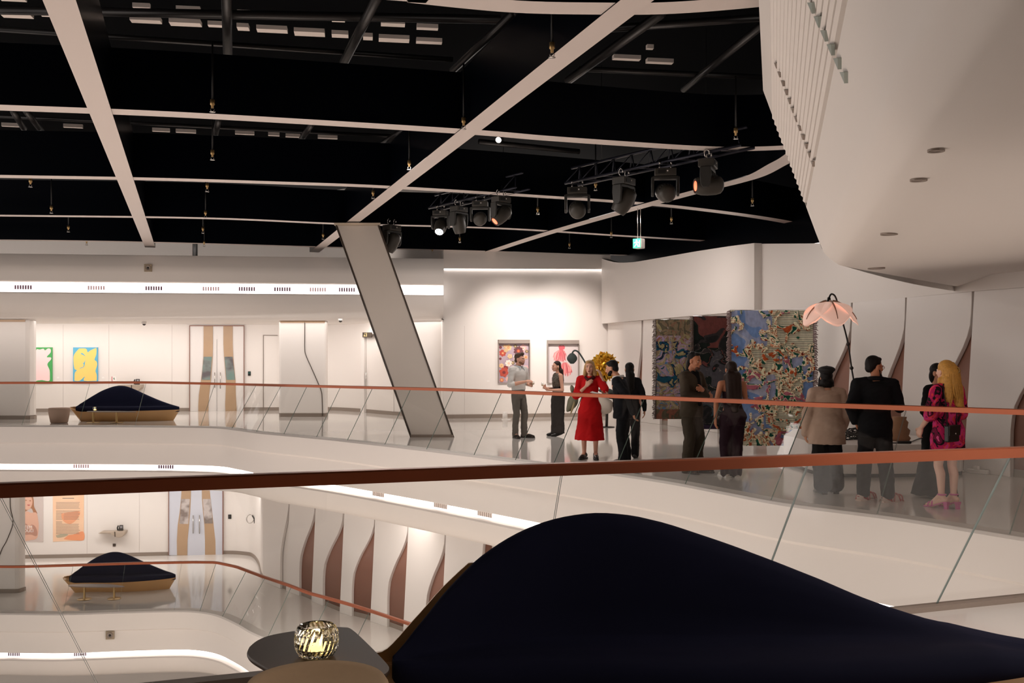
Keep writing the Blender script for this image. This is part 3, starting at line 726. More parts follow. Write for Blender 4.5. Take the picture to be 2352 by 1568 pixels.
# candles
FLAME = mat('candle_flame', (1, .8, .4, 1), .5, emit=(1, .66, .28, 1), es=60)
WAX = mat('candle_wax', lin(240, 214, 150), .5, emit=(1, .7, .3, 1), es=2.2)
CRYS = mat('cut_crystal', (1, .97, .85, 1), .03, trans=1.0)
def candle(label, c, r, h, facets):
    t = thing('candle_holder', label, 'candle', c); c = Vector(c); n = 48 if facets else 24
    mb = MB(); R = []
    prof = [(.62, 0), (.8, .06), (.97, .28), (1, .55), (.97, .8), (.86, .95), (.8, 1.0), (.7, .99), (.74, .9), (.84, .72), (.86, .5), (.8, .3), (.62, .16), (.2, .14)]
    for i, (a, z) in enumerate(prof):
        R.append([c+Vector((math.cos(2*PI*j/n)*r*a*(1+(.05*((j+i) % 2) if facets and i < 6 else 0)), math.sin(2*PI*j/n)*r*a*(1+(.05*((j+i) % 2) if facets and i < 6 else 0)), z*h)) for j in range(n)])
    mb.loft(R, sm=not facets); mb.build('crystal_bowl', CRYS, t)
    mb = MB(); mb.lathe([(.001, h*.17), (r*.5, h*.17), (r*.5, h*.42), (.001, h*.42)], c, 20); w_ = mb.build('candle', WAX, t)
    mb = MB(); mb.lathe([(.001, h*.42), (r*.07, h*.47), (r*.11, h*.56), (r*.05, h*.74), (.001, h*.86)], c, 12); mb.build('flame', FLAME, w_)
    L_ = bpy.data.lights.new('candle_light', 'POINT'); L_.energy = 1.6*(r/.09)**2; L_.color = (1, .72, .36); L_.shadow_soft_size = .012; lo = bpy.data.objects.new('candle_light', L_); COL.objects.link(lo); lo.location = c+Vector((0, 0, h*1.02))
candle('faceted crystal candle holder glowing yellow on the foreground table', (-.85, 4.33, .4205), .092, .135, True)
p = P(218, 946, PZ(268, 970.5, 0).y); candle('small glass with a lit candle on the upper lobby coffee table', (p.x, p.y, .3105), .055, .11, False)

# ================================================================ THINGS ON THE LOBBY WALLS
def canvas(label, path, r_, bg, shapes, cat='painting', th=.05, nm='painting', frame=None):
    x0, y0, x1, y1 = r_; t = thing(nm, label, cat, onwall(path, (x0+x1)/2, y1))
    mb = MB(); plate(mb, path, rect(*r_), .004, th); mb.build('canvas', bg, t)
    if shapes:
        for k, (pts, m) in enumerate(shapes):
            mb = MB(); plate(mb, path, [(p.x, p.y) for p in crom([Vector(q) for q in pts]+[Vector(pts[0])], 3)[:-1]], th+.0005*(k+1), th+.002+.0005*(k+1)); mb.build('painted_shape', m, t)
    return t
C4 = lambda x, y: (x*.1467, 770+y*.1467)
YEL = mat('warm_yellow_paint', lin(246, 204, 112), .7); BLU = mat('sky_blue_paint', lin(92, 172, 204), .7)
PNK = mat('pale_pink_paint', lin(244, 208, 206), .7); GRN = mat('leaf_green_paint', lin(70, 160, 84), .7)
canvas('painting of a yellow leafy shape on sky blue', W0, (169, 797.5, 225.5, 877.5), BLU,
    [([C4(*q) for q in [(1250,205),(1355,208),(1382,265),(1420,238),(1505,200),(1518,215),(1515,300),(1488,378),(1520,410),(1528,465),(1503,555),(1520,610),(1520,700),(1495,710),(1322,708),(1340,640),(1258,708),(1180,708),(1175,690),(1180,590),(1212,545),(1175,520),(1160,400),(1170,300)]], YEL),
     ([C4(*q) for q in [(1268,288),(1300,276),(1350,330),(1320,312)]], BLU), ([C4(*q) for q in [(1345,380),(1325,490),(1258,518),(1262,508),(1310,492),(1318,450),(1302,432),(1325,425)]], BLU)])
canvas('painting of a pale pink shape on leaf green', W0, (63, 797.5, 121, 877.5), GRN,
    [([C4(*q) for q in [(450,215),(530,205),(565,245),(590,215),(632,222),(690,208),(715,235),(760,205),(800,215),(800,270),(740,338),(805,345),(805,380),(750,450),(785,540),(790,640),(785,705),(740,712),(670,700),(600,705),(450,705)]], PNK),
     ([C4(*q) for q in [(562,368),(525,405),(538,430)]], GRN), ([C4(*q) for q in [(500,612),(540,622),(500,634)]], GRN)])
for x, y, l in ((134, 867, 'tiny white caption label right of the pink and green painting'), (237, 867, 'tiny white caption label right of the yellow and blue painting'), (1121, 875, 'tiny pale caption label left of the red flower print')):
    path = WA if x > 1000 else W0
    mb = MB(); plate(mb, path, rect(x-3, y-2, x+3, y+2), .002, .008); tag(mb.build('caption_label', PAPER), l, 'label')
REDP = mat('red_sign', lin(190, 50, 50), .5); GRNP = mat('green_ink', lin(60, 110, 80), .5); INK = mat('grey_ink', lin(120, 112, 108), .6)
t = thing('fire_sign', 'small white wall sign with a red edge above the upper wall shelf', 'sign', onwall(W0, 262, 875))
mb = MB(); plate(mb, W0, rect(257, 864.5, 268, 875), .003, .012); mb.build('plate', PAPER, t)
mb = MB(); plate(mb, W0, rect(257, 864.5, 258.4, 875), .012, .014); mb.build('red_edge', REDP, t)
mb = MB(); plate(mb, W0, [(260.5,868),(263,866.4),(263,870),(265,870),(262,872)], .012, .014); mb.build('green_mark', GRNP, t)
def wall_shelf(lab1, lab2, path, X, Y):
    # X,Y map the unit drawing (0..100) onto picture columns and rows
    t = thing('wall_shelf', lab1, 'shelf', onwall(path, X(60), Y(100)))
    n = wall_n(path, X(50)); mb = MB()
    prof = [(0, 40), (12, 18), (60, 14), (100, 8), (98, 50), (86, 92), (74, 100), (62, 88), (48, 50), (30, 40), (14, 44)]
    mb.prism([onwall(path, X(x), Y(y))+n*.005 for x, y in prof], n*.30); mb.build('shelf_body', mat('shelf_taupe', lin(172, 156, 140), .4), t, bevel=.02)
    mb = MB(); mb.prism([onwall(path, X(x), Y(y))+n*.302 for x, y in ((60,14),(63,14),(64,88),(61,88))], n*.01); mb.build('dark_gap', DKLINE, t)
    ph = thing('desk_telephone', lab2, 'telephone', onwall(path, X(78), Y(8))+n*.15); mb = MB()
    q = [onwall(path, X(x), Y(y))+n*.12 for x, y in ((70, 10.5), (87, 9.5), (86.5, -68), (74, -68))]
    mb.prism(q, n*.07); mb.build('phone_body', DKGREY, ph, bevel=.008)
    mb = MB(); mb.prism([onwall(path, X(x), Y(y))+n*.192 for x, y in ((77, -28), (85, -28), (85, -58), (77, -58))], n*.004); mb.build('display', mat('grey_display', lin(150, 146, 150), .2), ph)
    mb = MB(); mb.tube([onwall(path, X(68), Y(6))+n*.16, onwall(path, X(66.5), Y(-30))+n*.17, onwall(path, X(70), Y(-62))+n*.17], .022, 8); mb.build('handset', BLACKM, ph)
wall_shelf('sculpted taupe wall shelf holding the upper lobby telephone', 'dark desk telephone on the upper lobby wall shelf', W0, lambda u: 270.5+u*.615, lambda v: 881+v*.165)
wall_shelf('sculpted taupe wall shelf holding the lower floor telephone', 'dark desk telephone on the lower floor wall shelf', W1, lambda u: 231+u*.63, lambda v: 1214.5+v*.16)
def small_plate(name, lab, cat, path, r_, m, th=.02, extra=None):
    t = thing(name, lab, cat, onwall(path, (r_[0]+r_[2])/2, r_[3])); mb = MB(); plate(mb, path, rect(*r_), .002, th); mb.build('body', m, t, bevel=.004)
    if extra:
        mb = MB(); plate(mb, path, rect(*extra[0]), th, th+.003); mb.build('display', extra[1], t)
small_plate('card_reader', 'black card reader beside the upper double door', 'card reader', W0, (569.5, 852.5, 576, 862.5), BLACKM, .03, ((570.5, 854, 575, 858), mat('teal_display', lin(50, 84, 80), .2)))
small_plate('card_reader', 'black card reader beside the lower double door', 'card reader', W1, (524.5, 1181, 531.5, 1191), BLACKM, .03, ((526, 1183, 530, 1187), DKGREY))
small_plate('socket_outlet', 'dark square wall socket under the lower telephone shelf', 'socket', W1, (259.3, 1248, 265.8, 1254.6), DKLINE)
small_plate('socket_outlet', 'small dark wall socket at the foot of the lower panelled wall', 'socket', W1, (618, 1309, 622, 1317), DKLINE)
t = thing('door_sign', 'dark restroom sign with a pale figure projecting above a lobby door', 'sign', onwall(W0, 852, 775)); n = wall_n(W0, 852)
mb = MB(); plate(mb, W0, rect(842.5, 763.2, 863, 774.8), .12, .15); mb.build('plate', DKLINE, t)
mb = MB()
for q in ([(845,772.5),(847,767.5),(850,772.5)], rect(851.3, 766.5, 853, 772.8), rect(847.8, 764.9, 849.6, 766.6), rect(851.4, 764.4, 853, 766)): plate(mb, W0, q, .15, .153)
mb.build('pictogram', mat('pale_gold_ink', lin(212, 190, 130), .5), t)
# ring shaped steel fixture on the lower wall
t = thing('steel_ring', 'polished steel ring with a short stem on the lower wall near the corner', 'ring', onwall(W1, 582.5, 1199)); c = onwall(W1, 583.5, 1190, .12)
mb = MB(); mb.tube([c+Vector((.11*math.cos(a), .03*math.sin(a), .13*math.sin(a))) for a in [2*PI*i/24 for i in range(25)]], .018, 8); mb.build('ring', CHROME, t)
mb = MB(); mb.tube([c+Vector((.06, 0, .1)), c+Vector((.13, -.01, .0)), c+Vector((.14, 0, -.14))], .022, 8); mb.build('stem', DKGREY, t)
# lower floor posters
SKIN = mat('printed_skin', lin(214, 168, 146), .6); HAIRP = mat('printed_hair', lin(160, 110, 78), .6); TOPP = mat('printed_top', lin(176, 130, 112), .6)
GREYP = mat('printed_grey', lin(198, 184, 178), .6); LIP = mat('printed_lip', lin(176, 84, 78), .6)
C5 = lambda x, y: (x*.17857, 1120+y*.17857)
def flat(path, pts, m, t, k, name='printed_shape'):
    mb = MB(); plate(mb, path, pts, .012+.0006*k, .0124+.0006*k); return mb.build(name, m, t)
sm3 = lambda pts: [(p.x, p.y) for p in crom([Vector(C5(*q)) for q in pts]+[Vector(C5(*pts[0]))], 4)[:-1]]
t = thing('portrait_poster', 'poster of a long haired woman with white lettering on the lower floor wall', 'poster', onwall(W1, 77, 1245))
mb = MB(); plate(mb, W1, rect(54.5, 1116, 99.5, 1244), .002, .012); mb.build('sheet', GREYP, t)
flat(W1, sm3([(306,40),(360,70),(410,90),(435,150),(440,240),(470,300),(480,330),(440,330),(400,260),(306,300)]), HAIRP, t, 1)
flat(W1, sm3([(306,330),(350,300),(400,320),(470,320),(495,420),(500,500),(480,640),(400,670),(306,650)]), SKIN, t, 2)
flat(W1, sm3([(308,110),(350,95),(400,110),(420,170),(410,230),(380,275),(340,280),(312,240)]), SKIN, t, 3, 'printed_face')
flat(W1, sm3([(318,160),(335,152),(350,160),(335,166)]), HAIRP, t, 4, 'printed_eye'); flat(W1, sm3([(375,165),(390,158),(405,166),(390,172)]), HAIRP, t, 4, 'printed_eye'); flat(W1, sm3([(348,218),(370,214),(392,220),(370,230)]), LIP, t, 4, 'printed_mouth')
flat(W1, sm3([(306,440),(360,470),(440,480),(482,560),(470,620),(400,600),(306,590)]), TOPP, t, 4)
flat(W1, sm3([(306,360),(330,360),(380,440),(420,520),(400,540),(340,450),(306,420)]), SKIN, t, 5, 'printed_arm')
def text(body, path, x, y, h, m, t, off=.018):
    c = bpy.data.curves.new('lettering', 'FONT'); c.body = body; X, Y, d = hit(path, x); c.size = h*Y/F; c.extrude = .001; c.materials.append(m)
    o = bpy.data.objects.new('lettering', c); COL.objects.link(o); me = bpy.data.meshes.new_from_object(o.evaluated_get(bpy.context.evaluated_depsgraph_get())); bpy.data.objects.remove(o)
    o = bpy.data.objects.new('lettering', me); COL.objects.link(o); n = Vector((d.y, -d.x, 0)); p = onwall(path, x, y, off); o.parent = t
    q = Vector((0, 0, 0)); r = t
    while r is not None: q += r.location; r = r.parent
    o.location = p-q; o.rotation_euler = Matrix((d, Vector((0, 0, 1)), n)).transposed().to_euler(); return o
text('TEM', W1, 55.5, 1213.5, 10, PAPER, t); text('DULI', W1, 55, 1221.5, 10, PAPER, t)
PEACH = ramp_mat('peach_print', [(0, lin(226, 178, 146)), (.5, lin(236, 198, 166)), (1, lin(232, 160, 112))], .8, .7, interp_='LINEAR')
t = thing('text_poster', 'peach poster covered in lines of fine dark text on the lower floor wall', 'poster', onwall(W1, 157, 1243))
mb = MB(); plate(mb, W1, [(121.5,1112),(193,1112),(192.5,1240.5),(122,1243.5)], .002, .012); mb.build('sheet', PEACH, t)
flat(W1, sm3([(790,330),(1020,300),(1000,390),(920,460),(850,450),(800,400)]), mat('print_orange', lin(226, 158, 120), .7), t, 1)
flat(W1, sm3([(720,610),(800,590),(880,600),(820,630),(740,640)]), mat('print_sage', lin(176, 164, 140), .7), t, 1)
flat(W1, sm3([(820,660),(880,610),(940,600),(1070,560),(1076,670),(940,672)]), mat('print_deep_peach', lin(228, 150, 108), .7), t, 1)
mb = MB(); rnd = random.Random(3)
plate(mb, W1, [C5(805,129), C5(955,129), C5(955,137), C5(805,137)], .0145, .015)
y = 185
while y < 600:
    if not (275 < y < 292 or 402 < y < 418):
        x1 = 1035-rnd.random()*30; x1 = 800 if 432 < y < 450 else x1
        plate(mb, W1, [C5(722,y), C5(x1,y), C5(x1,y+4), C5(722,y+4)], .0145, .015)
    y += 15.5
mb.build('text_lines', INK, t)

# grilles in the light grooves, loudspeakers, ceiling bits
def grille(lab, pos, d, w, h, m, n=7, grp=None):
    t = thing('air_grille', lab, 'air grille', pos, grp); nn = Vector((d.y, -d.x, 0)).normalized(); d = Vector((d.x, d.y, 0)).normalized()
    mb = MB(); M = Matrix((d, -nn, Vector((0, 0, 1)))).transposed()
    for i in range(n): mb.box(Vector(pos)+d*((i-(n-1)/2)*w/n)+Vector((0, 0, h/2)), (w/n*.62, .02, h), M)
    mb.build('bars', m, t)
GRD = mat('purple_grey_bars', lin(104, 74, 92), .5); GRL = mat('pale_pink_bars', lin(206, 180, 186), .5); GRW = mat('white_bars', lin(196, 184, 176), .5)
for i, (x, m, l) in enumerate([(48,GRD,'leftmost dark grille in the upper light strip'),(217,GRL,'pale grille in the upper light strip, above the blue painting'),(350,GRD,'dark grille in the upper light strip, below the square loudspeaker'),(482,GRL,'pale grille in the upper light strip, above the double door'),(565,GRD,'dark grille in the upper light strip, just right of the double door'),(647,GRD,'dark grille in the upper light strip, above the lobby column'),(729,GRL,'pale grille in the upper light strip, above the column inlay'),(796,GRD,'dark grille in the upper light strip, next to the slanted column')]):
    X, Y, d = hit(FU, x); nn = Vector((d.y, -d.x, 0)); grille(l, Vector((X, Y, 3.545))-nn*.16, d, .46, .11, m)
def groove_grille(path, x, z, m, l, w=.42):
    X, Y, d = hit(path, x); nn = Vector((d.y, -d.x, 0)); grille(l, Vector((X, Y, z))-nn*.2, d, w, .09, m)
for x, m, l in ((178,GRL,'pale grille in the balcony edge light strip, leftmost'),(373,GRD,'dark grille in the balcony edge light strip, left'),(572,GRW,'white grille in the balcony edge groove at the bend'),(850,GRW,'white grille in the balcony edge groove under the copper rail'),(992,GRW,'white grille in the balcony edge groove, second from the sofa'),(1093,GRW,'white grille in the balcony edge groove, nearest the big sofa')): groove_grille(E0, x, -1.09, m, l)
for x, m, l in ((22,GRD,'dark grille in the lowest light strip, leftmost'),(178,GRD,'dark grille in the lowest light strip by the glass joint')): groove_grille(E1, x, L1-1.09, m, l, .3)
def speaker(lab, c, n, s):
    t = thing('wall_speaker', lab, 'loudspeaker', c); d = Vector((-n.y, n.x, 0)); M = Matrix((d, -n, Vector((0, 0, 1)))).transposed()
    mb = MB(); mb.box(c, (s, .03, s), M); mb.build('plate', mat('bronze_plate', lin(150, 134, 112), .4), t, bevel=.006)
    R = Matrix.Rotation(0, 3, 'X'); q = n.to_track_quat('Z', 'Y').to_matrix()
    mb = MB(); mb.lathe([(s*.38, .012), (s*.38, .024), (s*.3, .03), (s*.26, .02), (.001, .02)], c, 20, q); mb.build('ring', GREY, t)
    mb = MB(); mb.lathe([(s*.14, .018), (s*.12, .03), (.001, .032)], c, 14, q); mb.build('cone', BLACKM, t)
X, Y, d = hit(FU, 341); nn = Vector((d.y, -d.x, 0)); speaker('square bronze loudspeaker above the upper light strip', P(341, 615.5, Y-.05)+nn*.04, nn, .2)
X, Y, d = hit(E1, 253); nn = Vector((d.y, -d.x, 0)); speaker('square bronze loudspeaker on the lowest balcony edge', P(253, 1458, Y)+nn*.01, nn, .2)
for x, y, l in ((782, 731, 'small white dome camera under the lobby ceiling, right of the column'), (331, 739, 'tiny dome detector under the lobby ceiling above the sofa')):
    p = PZ(x, y, 2.80); t = thing('ceiling_camera', l, 'camera', p)
    mb = MB(); mb.lathe([(.001, 0), (.07, 0), (.07, -.05), (.06, -.06), (.001, -.06)], p, 16); mb.build('housing', WHITEG, t)
    mb = MB(); mb.ell(p+Vector((0, 0, -.06)), .05); mb.build('dome', DKGREY, t)
p = P(448, 571, 30); mb = MB(); mb.tube([Vector((p.x, p.y, 4.47)), Vector((p.x, p.y, 6.2))], .075, 12); tag(mb.build('ceiling_pipe', BLACKM), 'short black vertical pipe rising above the lobby front', 'pipe')

# ================================================================ LIGHTING RIGS, SPRINKLERS, EXIT SIGN
def sprinkler(x, y, l):
    p = P(x, y, F*(4.72-EYE)/(YH-y)); t = thing('ceiling_sprinkler', l, 'sprinkler', p)
    mb = MB(); mb.tube([p+Vector((0, 0, .1)), p+Vector((0, 0, .8))], .012, 6); mb.build('drop_pipe', BLACKM, t)
    mb = MB(); mb.lathe([(.001, .1), (.028, .1), (.028, .04), (.016, .03), (.016, .0), (.001, 0)], p, 10); mb.build('body', BRASS, t)
    mb = MB(); mb.lathe([(.001, -.05), (.035, -.05), (.035, -.044), (.001, -.04)], p, 12)
    for s in (-1, 1): mb.tube([p+Vector((s*.015, 0, .0)), p+Vector((s*.024, 0, -.02)), p+Vector((s*.006, 0, -.045))], .004, 5)
    mb.build('deflector', CHROME, t)
SP = [(488,248,'left of centre on the second beam'),(488,360,'left of centre in the second bay'),(476,434,'left of centre in the third bay'),(472,495,'left of centre on the fourth beam'),(466,531,'left of centre in the last bay'),(1065,288,'where the right long beam meets the second beam'),(1268,121,'beside the top of the right long beam'),(940,383,'beside the right long beam in the second bay'),(857,450,'beside the right long beam in the third bay'),(70,423,'far left in the third bay'),(118,484,'far left on the fourth beam'),(157,528,'far left in the last bay'),(1235,487,'right of the four spotlight rig'),(1690,311,'right on the second beam by the white overhang'),(1728,467,'right, below the curving beam'),(1542,509,'right of the hanging exit sign, higher'),(1404,541,'left of the hanging exit sign'),(1308,566,'above the two flower prints'),(1056,553,'under the four spotlight rig'),(1368,431,'between the two spotlight rigs'),(199,559,'far left under the last beam'),(469,562,'under the last beam beside the black pipe'),(993,577,'under the last beam right of the slanted column'),(1225,588,'under the last beam above the left flower print'),(742,545,'left of the slanted column top')]
for x, y, l in SP: sprinkler(x, y, 'small brass sprinkler head '+l)
LENSW = mat('lit_white_lens', (1, 1, 1, 1), .3, emit=(.8, .92, 1, 1), es=5); LENSR = mat('lit_red_lens', (1, .3, .2, 1), .3, emit=(1, .16, .07, 1), es=2.2); LENSD = mat('dark_lens', lin(20, 22, 26), .1)
HEADM = mat('spotlight_shell', lin(58, 54, 48), .45); YOKEM = mat('spotlight_yoke', lin(40, 38, 34), .5)
def moving_head(lab, top, yaw, aim, s=1.0, lens=None, leds=False):
    """top: clamp point on the truss; yaw of the yoke; aim: direction the lens looks"""
    t = thing('moving_spotlight', lab, 'spotlight', top); top = Vector(top); Rz = Matrix.Rotation(yaw, 3, 'Z'); u = lambda x, y, z: top+Rz @ Vector((x, y, z))*s
    mb = MB()
    for k in (-.09, .09):
        mb.tube([u(k, 0, -.09), u(k, .03, -.03), u(k, .04, .02), u(k, 0, .055), u(k, -.04, .02), u(k, -.03, -.03)], .011*s, 6)
    mb.build('clamp', CHROME, t)
    mb = MB(); mb.box(u(0, 0, -.15), (.34*s, .24*s, .12*s), Rz); mb.build('base', HEADM, t, bevel=.012)
    mb = MB(); mb.box(u(-.06, -.123, -.15), (.12*s, .006, .06*s), Rz); mb.build('control_panel', BLACKM, t)
    mb = MB(); mb.box(u(.03, -.123, -.14), (.02*s, .01, .02*s), Rz); mb.build('socket', PAPER, t)
    mb = MB(); Y = [u(-.2, 0, -.245), u(.2, 0, -.245)]
    mb.box(u(0, 0, -.235), (.40*s, .16*s, .05*s), Rz)
    for k in (-1, 1): mb.loft([[u(k*(.20+a), b, z) for a, b in ((-.022, -h), (.022, -h), (.022, h), (-.022, h))] for z, h in ((-.22, .08), (-.34, .085), (-.48, .07), (-.53, .035))], sm=False)
    mb.build('yoke', YOKEM, t, bevel=.01)
    c = u(0, 0, -.47); q = Vector(aim).normalized().to_track_quat('Z', 'Y').to_matrix()
    pr = [(.001, -.22), (.09, -.22), (.125, -.19), (.145, -.12), (.15, .0), (.142, .1), (.12, .18), (.112, .2), (.1, .2), (.095, .185)]
    mb = MB(); mb.lathe([(a*s, b*s) for a, b in pr]+[(.001, .185*s)], c, 24, q); h = mb.build('head', HEADM, t, sharp=50)
    mb = MB()
    for k in range(9):
        a = PI*(.15+.7*k/8); mb.box(c+q @ Vector((.149*s*math.cos(a), .149*s*math.sin(a), -.1*s)), (.012*s, .012*s, .07*s), q)
    mb.build('vent', BLACKM, h)
    mb = MB()
    if leds:
        for k in range(19):
            r_, a = (0, 0) if k == 0 else ((.045, k*PI/3) if k < 7 else (.085, k*PI/6)); mb.ell(c+q @ Vector((r_*s*math.cos(a), r_*s*math.sin(a), .196*s)), (.017*s, .017*s, .01*s), q, 8, 6)
    else: mb.lathe([(.001, .196*s), (.075*s, .196*s), (.07*s, .188*s), (.001, .188*s)], c, 20, q)
    mb.build('lens', lens or LENSD, h)
def truss(lab, a, b, hgt, dep, n):
    t = thing('hanging_truss', lab, 'truss', a); a = Vector(a); b = Vector(b); up = Vector((0, 0, hgt)); side = Vector((b.y-a.y, -(b.x-a.x), 0)).normalized()*-dep
    TR = mat('truss_black', lin(40, 41, 52), .35, metal=.5)
    for k, (p, q) in enumerate(((a, b), (a+side*.5+up, b+side*.5+up), (a+side, b+side))):
        mb = MB(); mb.tube([p, q], .025, 8); mb.build('chord', TR, t)
    mb = MB()
    for i in range(n):
        p = a.lerp(b, i/n); q = a.lerp(b, (i+.5)/n); r_ = a.lerp(b, (i+1)/n)
        mb.tube([p, q+side*.5+up], .01, 6); mb.tube([q+side*.5+up, r_], .01, 6); mb.tube([p+side, q+side*.5+up], .01, 6); mb.tube([q+side, p], .01, 6)
    mb.build('lattice', TR, t)
    mb = MB()
    for k in (.2, .8): mb.tube([a.lerp(b, k)+side*.5+up, a.lerp(b, k)+side*.5+Vector((0, 0, 1.9))], .006, 5)
    mb.build('suspension_wire', BLACKM, t)
ta, tb = vz(985,478,4.79), vz(1185,430,4.79); truss('black lattice truss carrying four spotlights right of the slanted column', ta, tb, .28, .3, 7)
ua, ub = vz(1298,421,4.74), vz(1700,333,4.74); truss('black lattice truss carrying four spotlights near the white overhang', ua, ub, .28, .3, 9)
def on_truss(a, b, x):
    k = (x-CX)/F; s = (k*a.y-a.x)/((b.x-a.x)-k*(b.y-a.y)); return a+(b-a)*s
dn = Vector((0, 0, -.03))
moving_head('spotlight with white glowing lamps, leftmost on the truss right of the slanted column', on_truss(ta, tb, 1012)+dn, -.25, (-.15, -.75, -.85), .84, LENSW, True)
moving_head('dark spotlight pointing down, second on the truss right of the slanted column', on_truss(ta, tb, 1054)+dn, .9, (.15, .25, -1), .9)
moving_head('dark spotlight showing its ribbed back, third on the truss right of the slanted column', on_truss(ta, tb, 1103)+dn, -.1, (.05, .9, .25), .86)
moving_head('spotlight with a red lens, rightmost on the truss right of the slanted column', on_truss(ta, tb, 1151)+dn, .75, (-.75, -.35, -.75), .9, LENSR)
moving_head('dark spotlight showing its ribbed back, leftmost on the truss near the white overhang', on_truss(ua, ub, 1326)+dn, -.1, (.0, .85, .3), .98)
moving_head('dark spotlight with pale nose pointing down left, second on the truss near the white overhang', on_truss(ua, ub, 1433)+dn, .9, (-.45, .1, -.75), 1.0)
moving_head('dark spotlight showing its ribbed back, third on the truss near the white overhang', on_truss(ua, ub, 1528)+dn, -.1, (-.1, .9, .25), .96)
moving_head('spotlight lying level with a red lens, rightmost on the truss near the white overhang', on_truss(ua, ub, 1626)+dn, 1.2, (-1, -.12, -.06), .98, LENSR)
moving_head('dark spotlight hanging just right of the slanted column top', P(900, 508, 22.6), .9, (-.4, .1, -.8), 1.05)
p = P(1147, 318, 15); t = thing('small_spotlight', 'small lit spotlight under the second cross beam', 'spotlight', p); q = Vector((-.2, -.75, -.5)).normalized().to_track_quat('Z', 'Y').to_matrix()
mb = MB(); mb.lathe([(.001, -.12), (.05, -.12), (.055, .06), (.045, .06), (.001, .05)], p, 16, q); mb.tube([p, p+Vector((0, .05, .4))], .01, 6); mb.build('can', BLACKM, t)
mb = MB(); mb.lathe([(.001, .055), (.043, .056), (.043, .062), (.001, .063)], p, 16, q); mb.build('lens', mat('lit_warm_lens', (1, 1, 1, 1), .3, emit=(1, .95, .9, 1), es=8), t)
# exit sign
EXG = mat('exit_green', lin(40, 170, 110), .4, emit=(.1, .85, .45, 1), es=1.0); EXW = mat('exit_white', (1, 1, 1, 1), .4, emit=(.85, 1, .92, 1), es=1.6)
d_ = 20.2; c = P(1468, 559.5, d_); t = thing('exit_sign', 'hanging exit sign with a lit green pictogram', 'sign', c)
Rz = Matrix.Rotation(-.72, 3, 'Z'); u = lambda x, y, z: c+Rz @ Vector((x, y, z))
mb = MB(); mb.box(c, (.19, .16, .2), Rz); mb.build('housing', WHITEG, t, bevel=.02)
mb = MB(); mb.box(u(0, -.084, 0), (.18, .012, .19), Rz); mb.build('lit_face', EXG, t)
mb = MB(); mb.ell(u(.0, -.092, .055), (.02, .004, .02), Rz, 10, 6)
for x, z, w, h, a in ((.0,.015,.03,.07,.2),(-.03,-.04,.018,.07,.7),(.025,-.04,.018,.07,-.5),(-.035,.02,.014,.06,1.2),(.035,.015,.014,.05,-1.1)):
    mb.box(u(x, -.092, z), (w, .004, h), Rz @ Matrix.Rotation(a, 3, 'Y'))
mb.box(u(.07, -.092, -.01), (.02, .004, .13), Rz)
mb.build('pictogram', EXW, t)
for k in (-.035, .035):
    mb = MB(); mb.tube([u(k, 0, .1), u(k, 0, .81)], .007, 6); mb.build('suspension_rod', CHROME, t)

# ================================================================ ART
FRA = mat('grey_oak_frame', lin(150, 138, 130), .5)
rnd = random.Random(11)
def flower_poly(x, y, r, n, j, rot=0, depth=.35):
    pts = []
    for i in range(n*8):
        a = 2*PI*i/(n*8)+rot; rr = r*(1-depth*(.5+.5*math.cos(n*a-n*rot+PI)))*(1+j*(rnd.random()-.5)); pts.append((x+rr*math.cos(a), y+rr*math.sin(a)))
    return pts
def framed(label, r_, bg):
    x0, y0, x1, y1 = r_; t = thing('framed_print', label, 'picture', onwall(WA, (x0+x1)/2, y1))
    mb = MB(); plate(mb, WA, rect(x0+1, y0+2, x1-1, y1-.5), .003, .05); mb.build('print', bg, t)
    mb = MB()
    plate(mb, WA, rect(x0, y0-1, x1, y0+7.5), .0, .13)
    for q in (rect(x0-.3, y0-1, x0+.5, y1), rect(x1-.5, y0-1, x1+.3, y1)): plate(mb, WA, q, 0, .13)
    mb.build('frame', FRA, t); return t
C3 = lambda x, y: (1130+x*.09354, 760+y*.09354)
LAV = ramp_mat('mauve_print_ground', [(0, lin(150, 128, 134)), (.5, lin(176, 156, 166)), (1, lin(196, 172, 168))], 2.0, .6, interp_='LINEAR')
t = framed('framed print of many red, white and peach flowers behind the man in the white shirt', (1143.5, 781, 1214.5, 879), LAV)
PAL = {'red': lin(190, 72, 52), 'dred': lin(130, 40, 36), 'peach': lin(240, 196, 140), 'white': lin(250, 228, 212), 'pink': lin(228, 176, 172), 'plum': lin(104, 52, 58), 'ora': lin(226, 128, 80), 'olive': lin(128, 112, 76), 'tan': lin(214, 176, 136)}
PM = {k: mat('print_'+k, v, .6) for k, v in PAL.items()}
PM2 = {k: mat('print_pale_'+k, tuple(min(1, c*.72+.03) for c in v[:3])+(1,), .6) for k, v in PAL.items()}
def blossom(t, x, y, r, m, m2, m3, n=5, k=1):
    r *= .8 if x < 320 else .95; x = max(x, 160+r*1.12); x = min(x, 892-r*1.12); y = max(330+r, min(y, 1262-r*1.1)); x, y = C3(x, y); r *= .09354
    mb = MB()
    for i, (f, mi) in enumerate(((1.08, 0), (.9, 3), (.74, 0), (.56, 3), (.4, 1), (.2, 2))):
        o_ = .05+.0012*k+.0002*i; plate(mb, WA, flower_poly(x+r*.07*(rnd.random()-.5), y+r*.1*(1-f)*(rnd.random()), r*f, n, .05, rnd.random()*2, .2), o_, o_+.0001, mi)
    mb.build('printed_flower', [PM[m], PM[m2], PM[m3], PM2[m]], t)
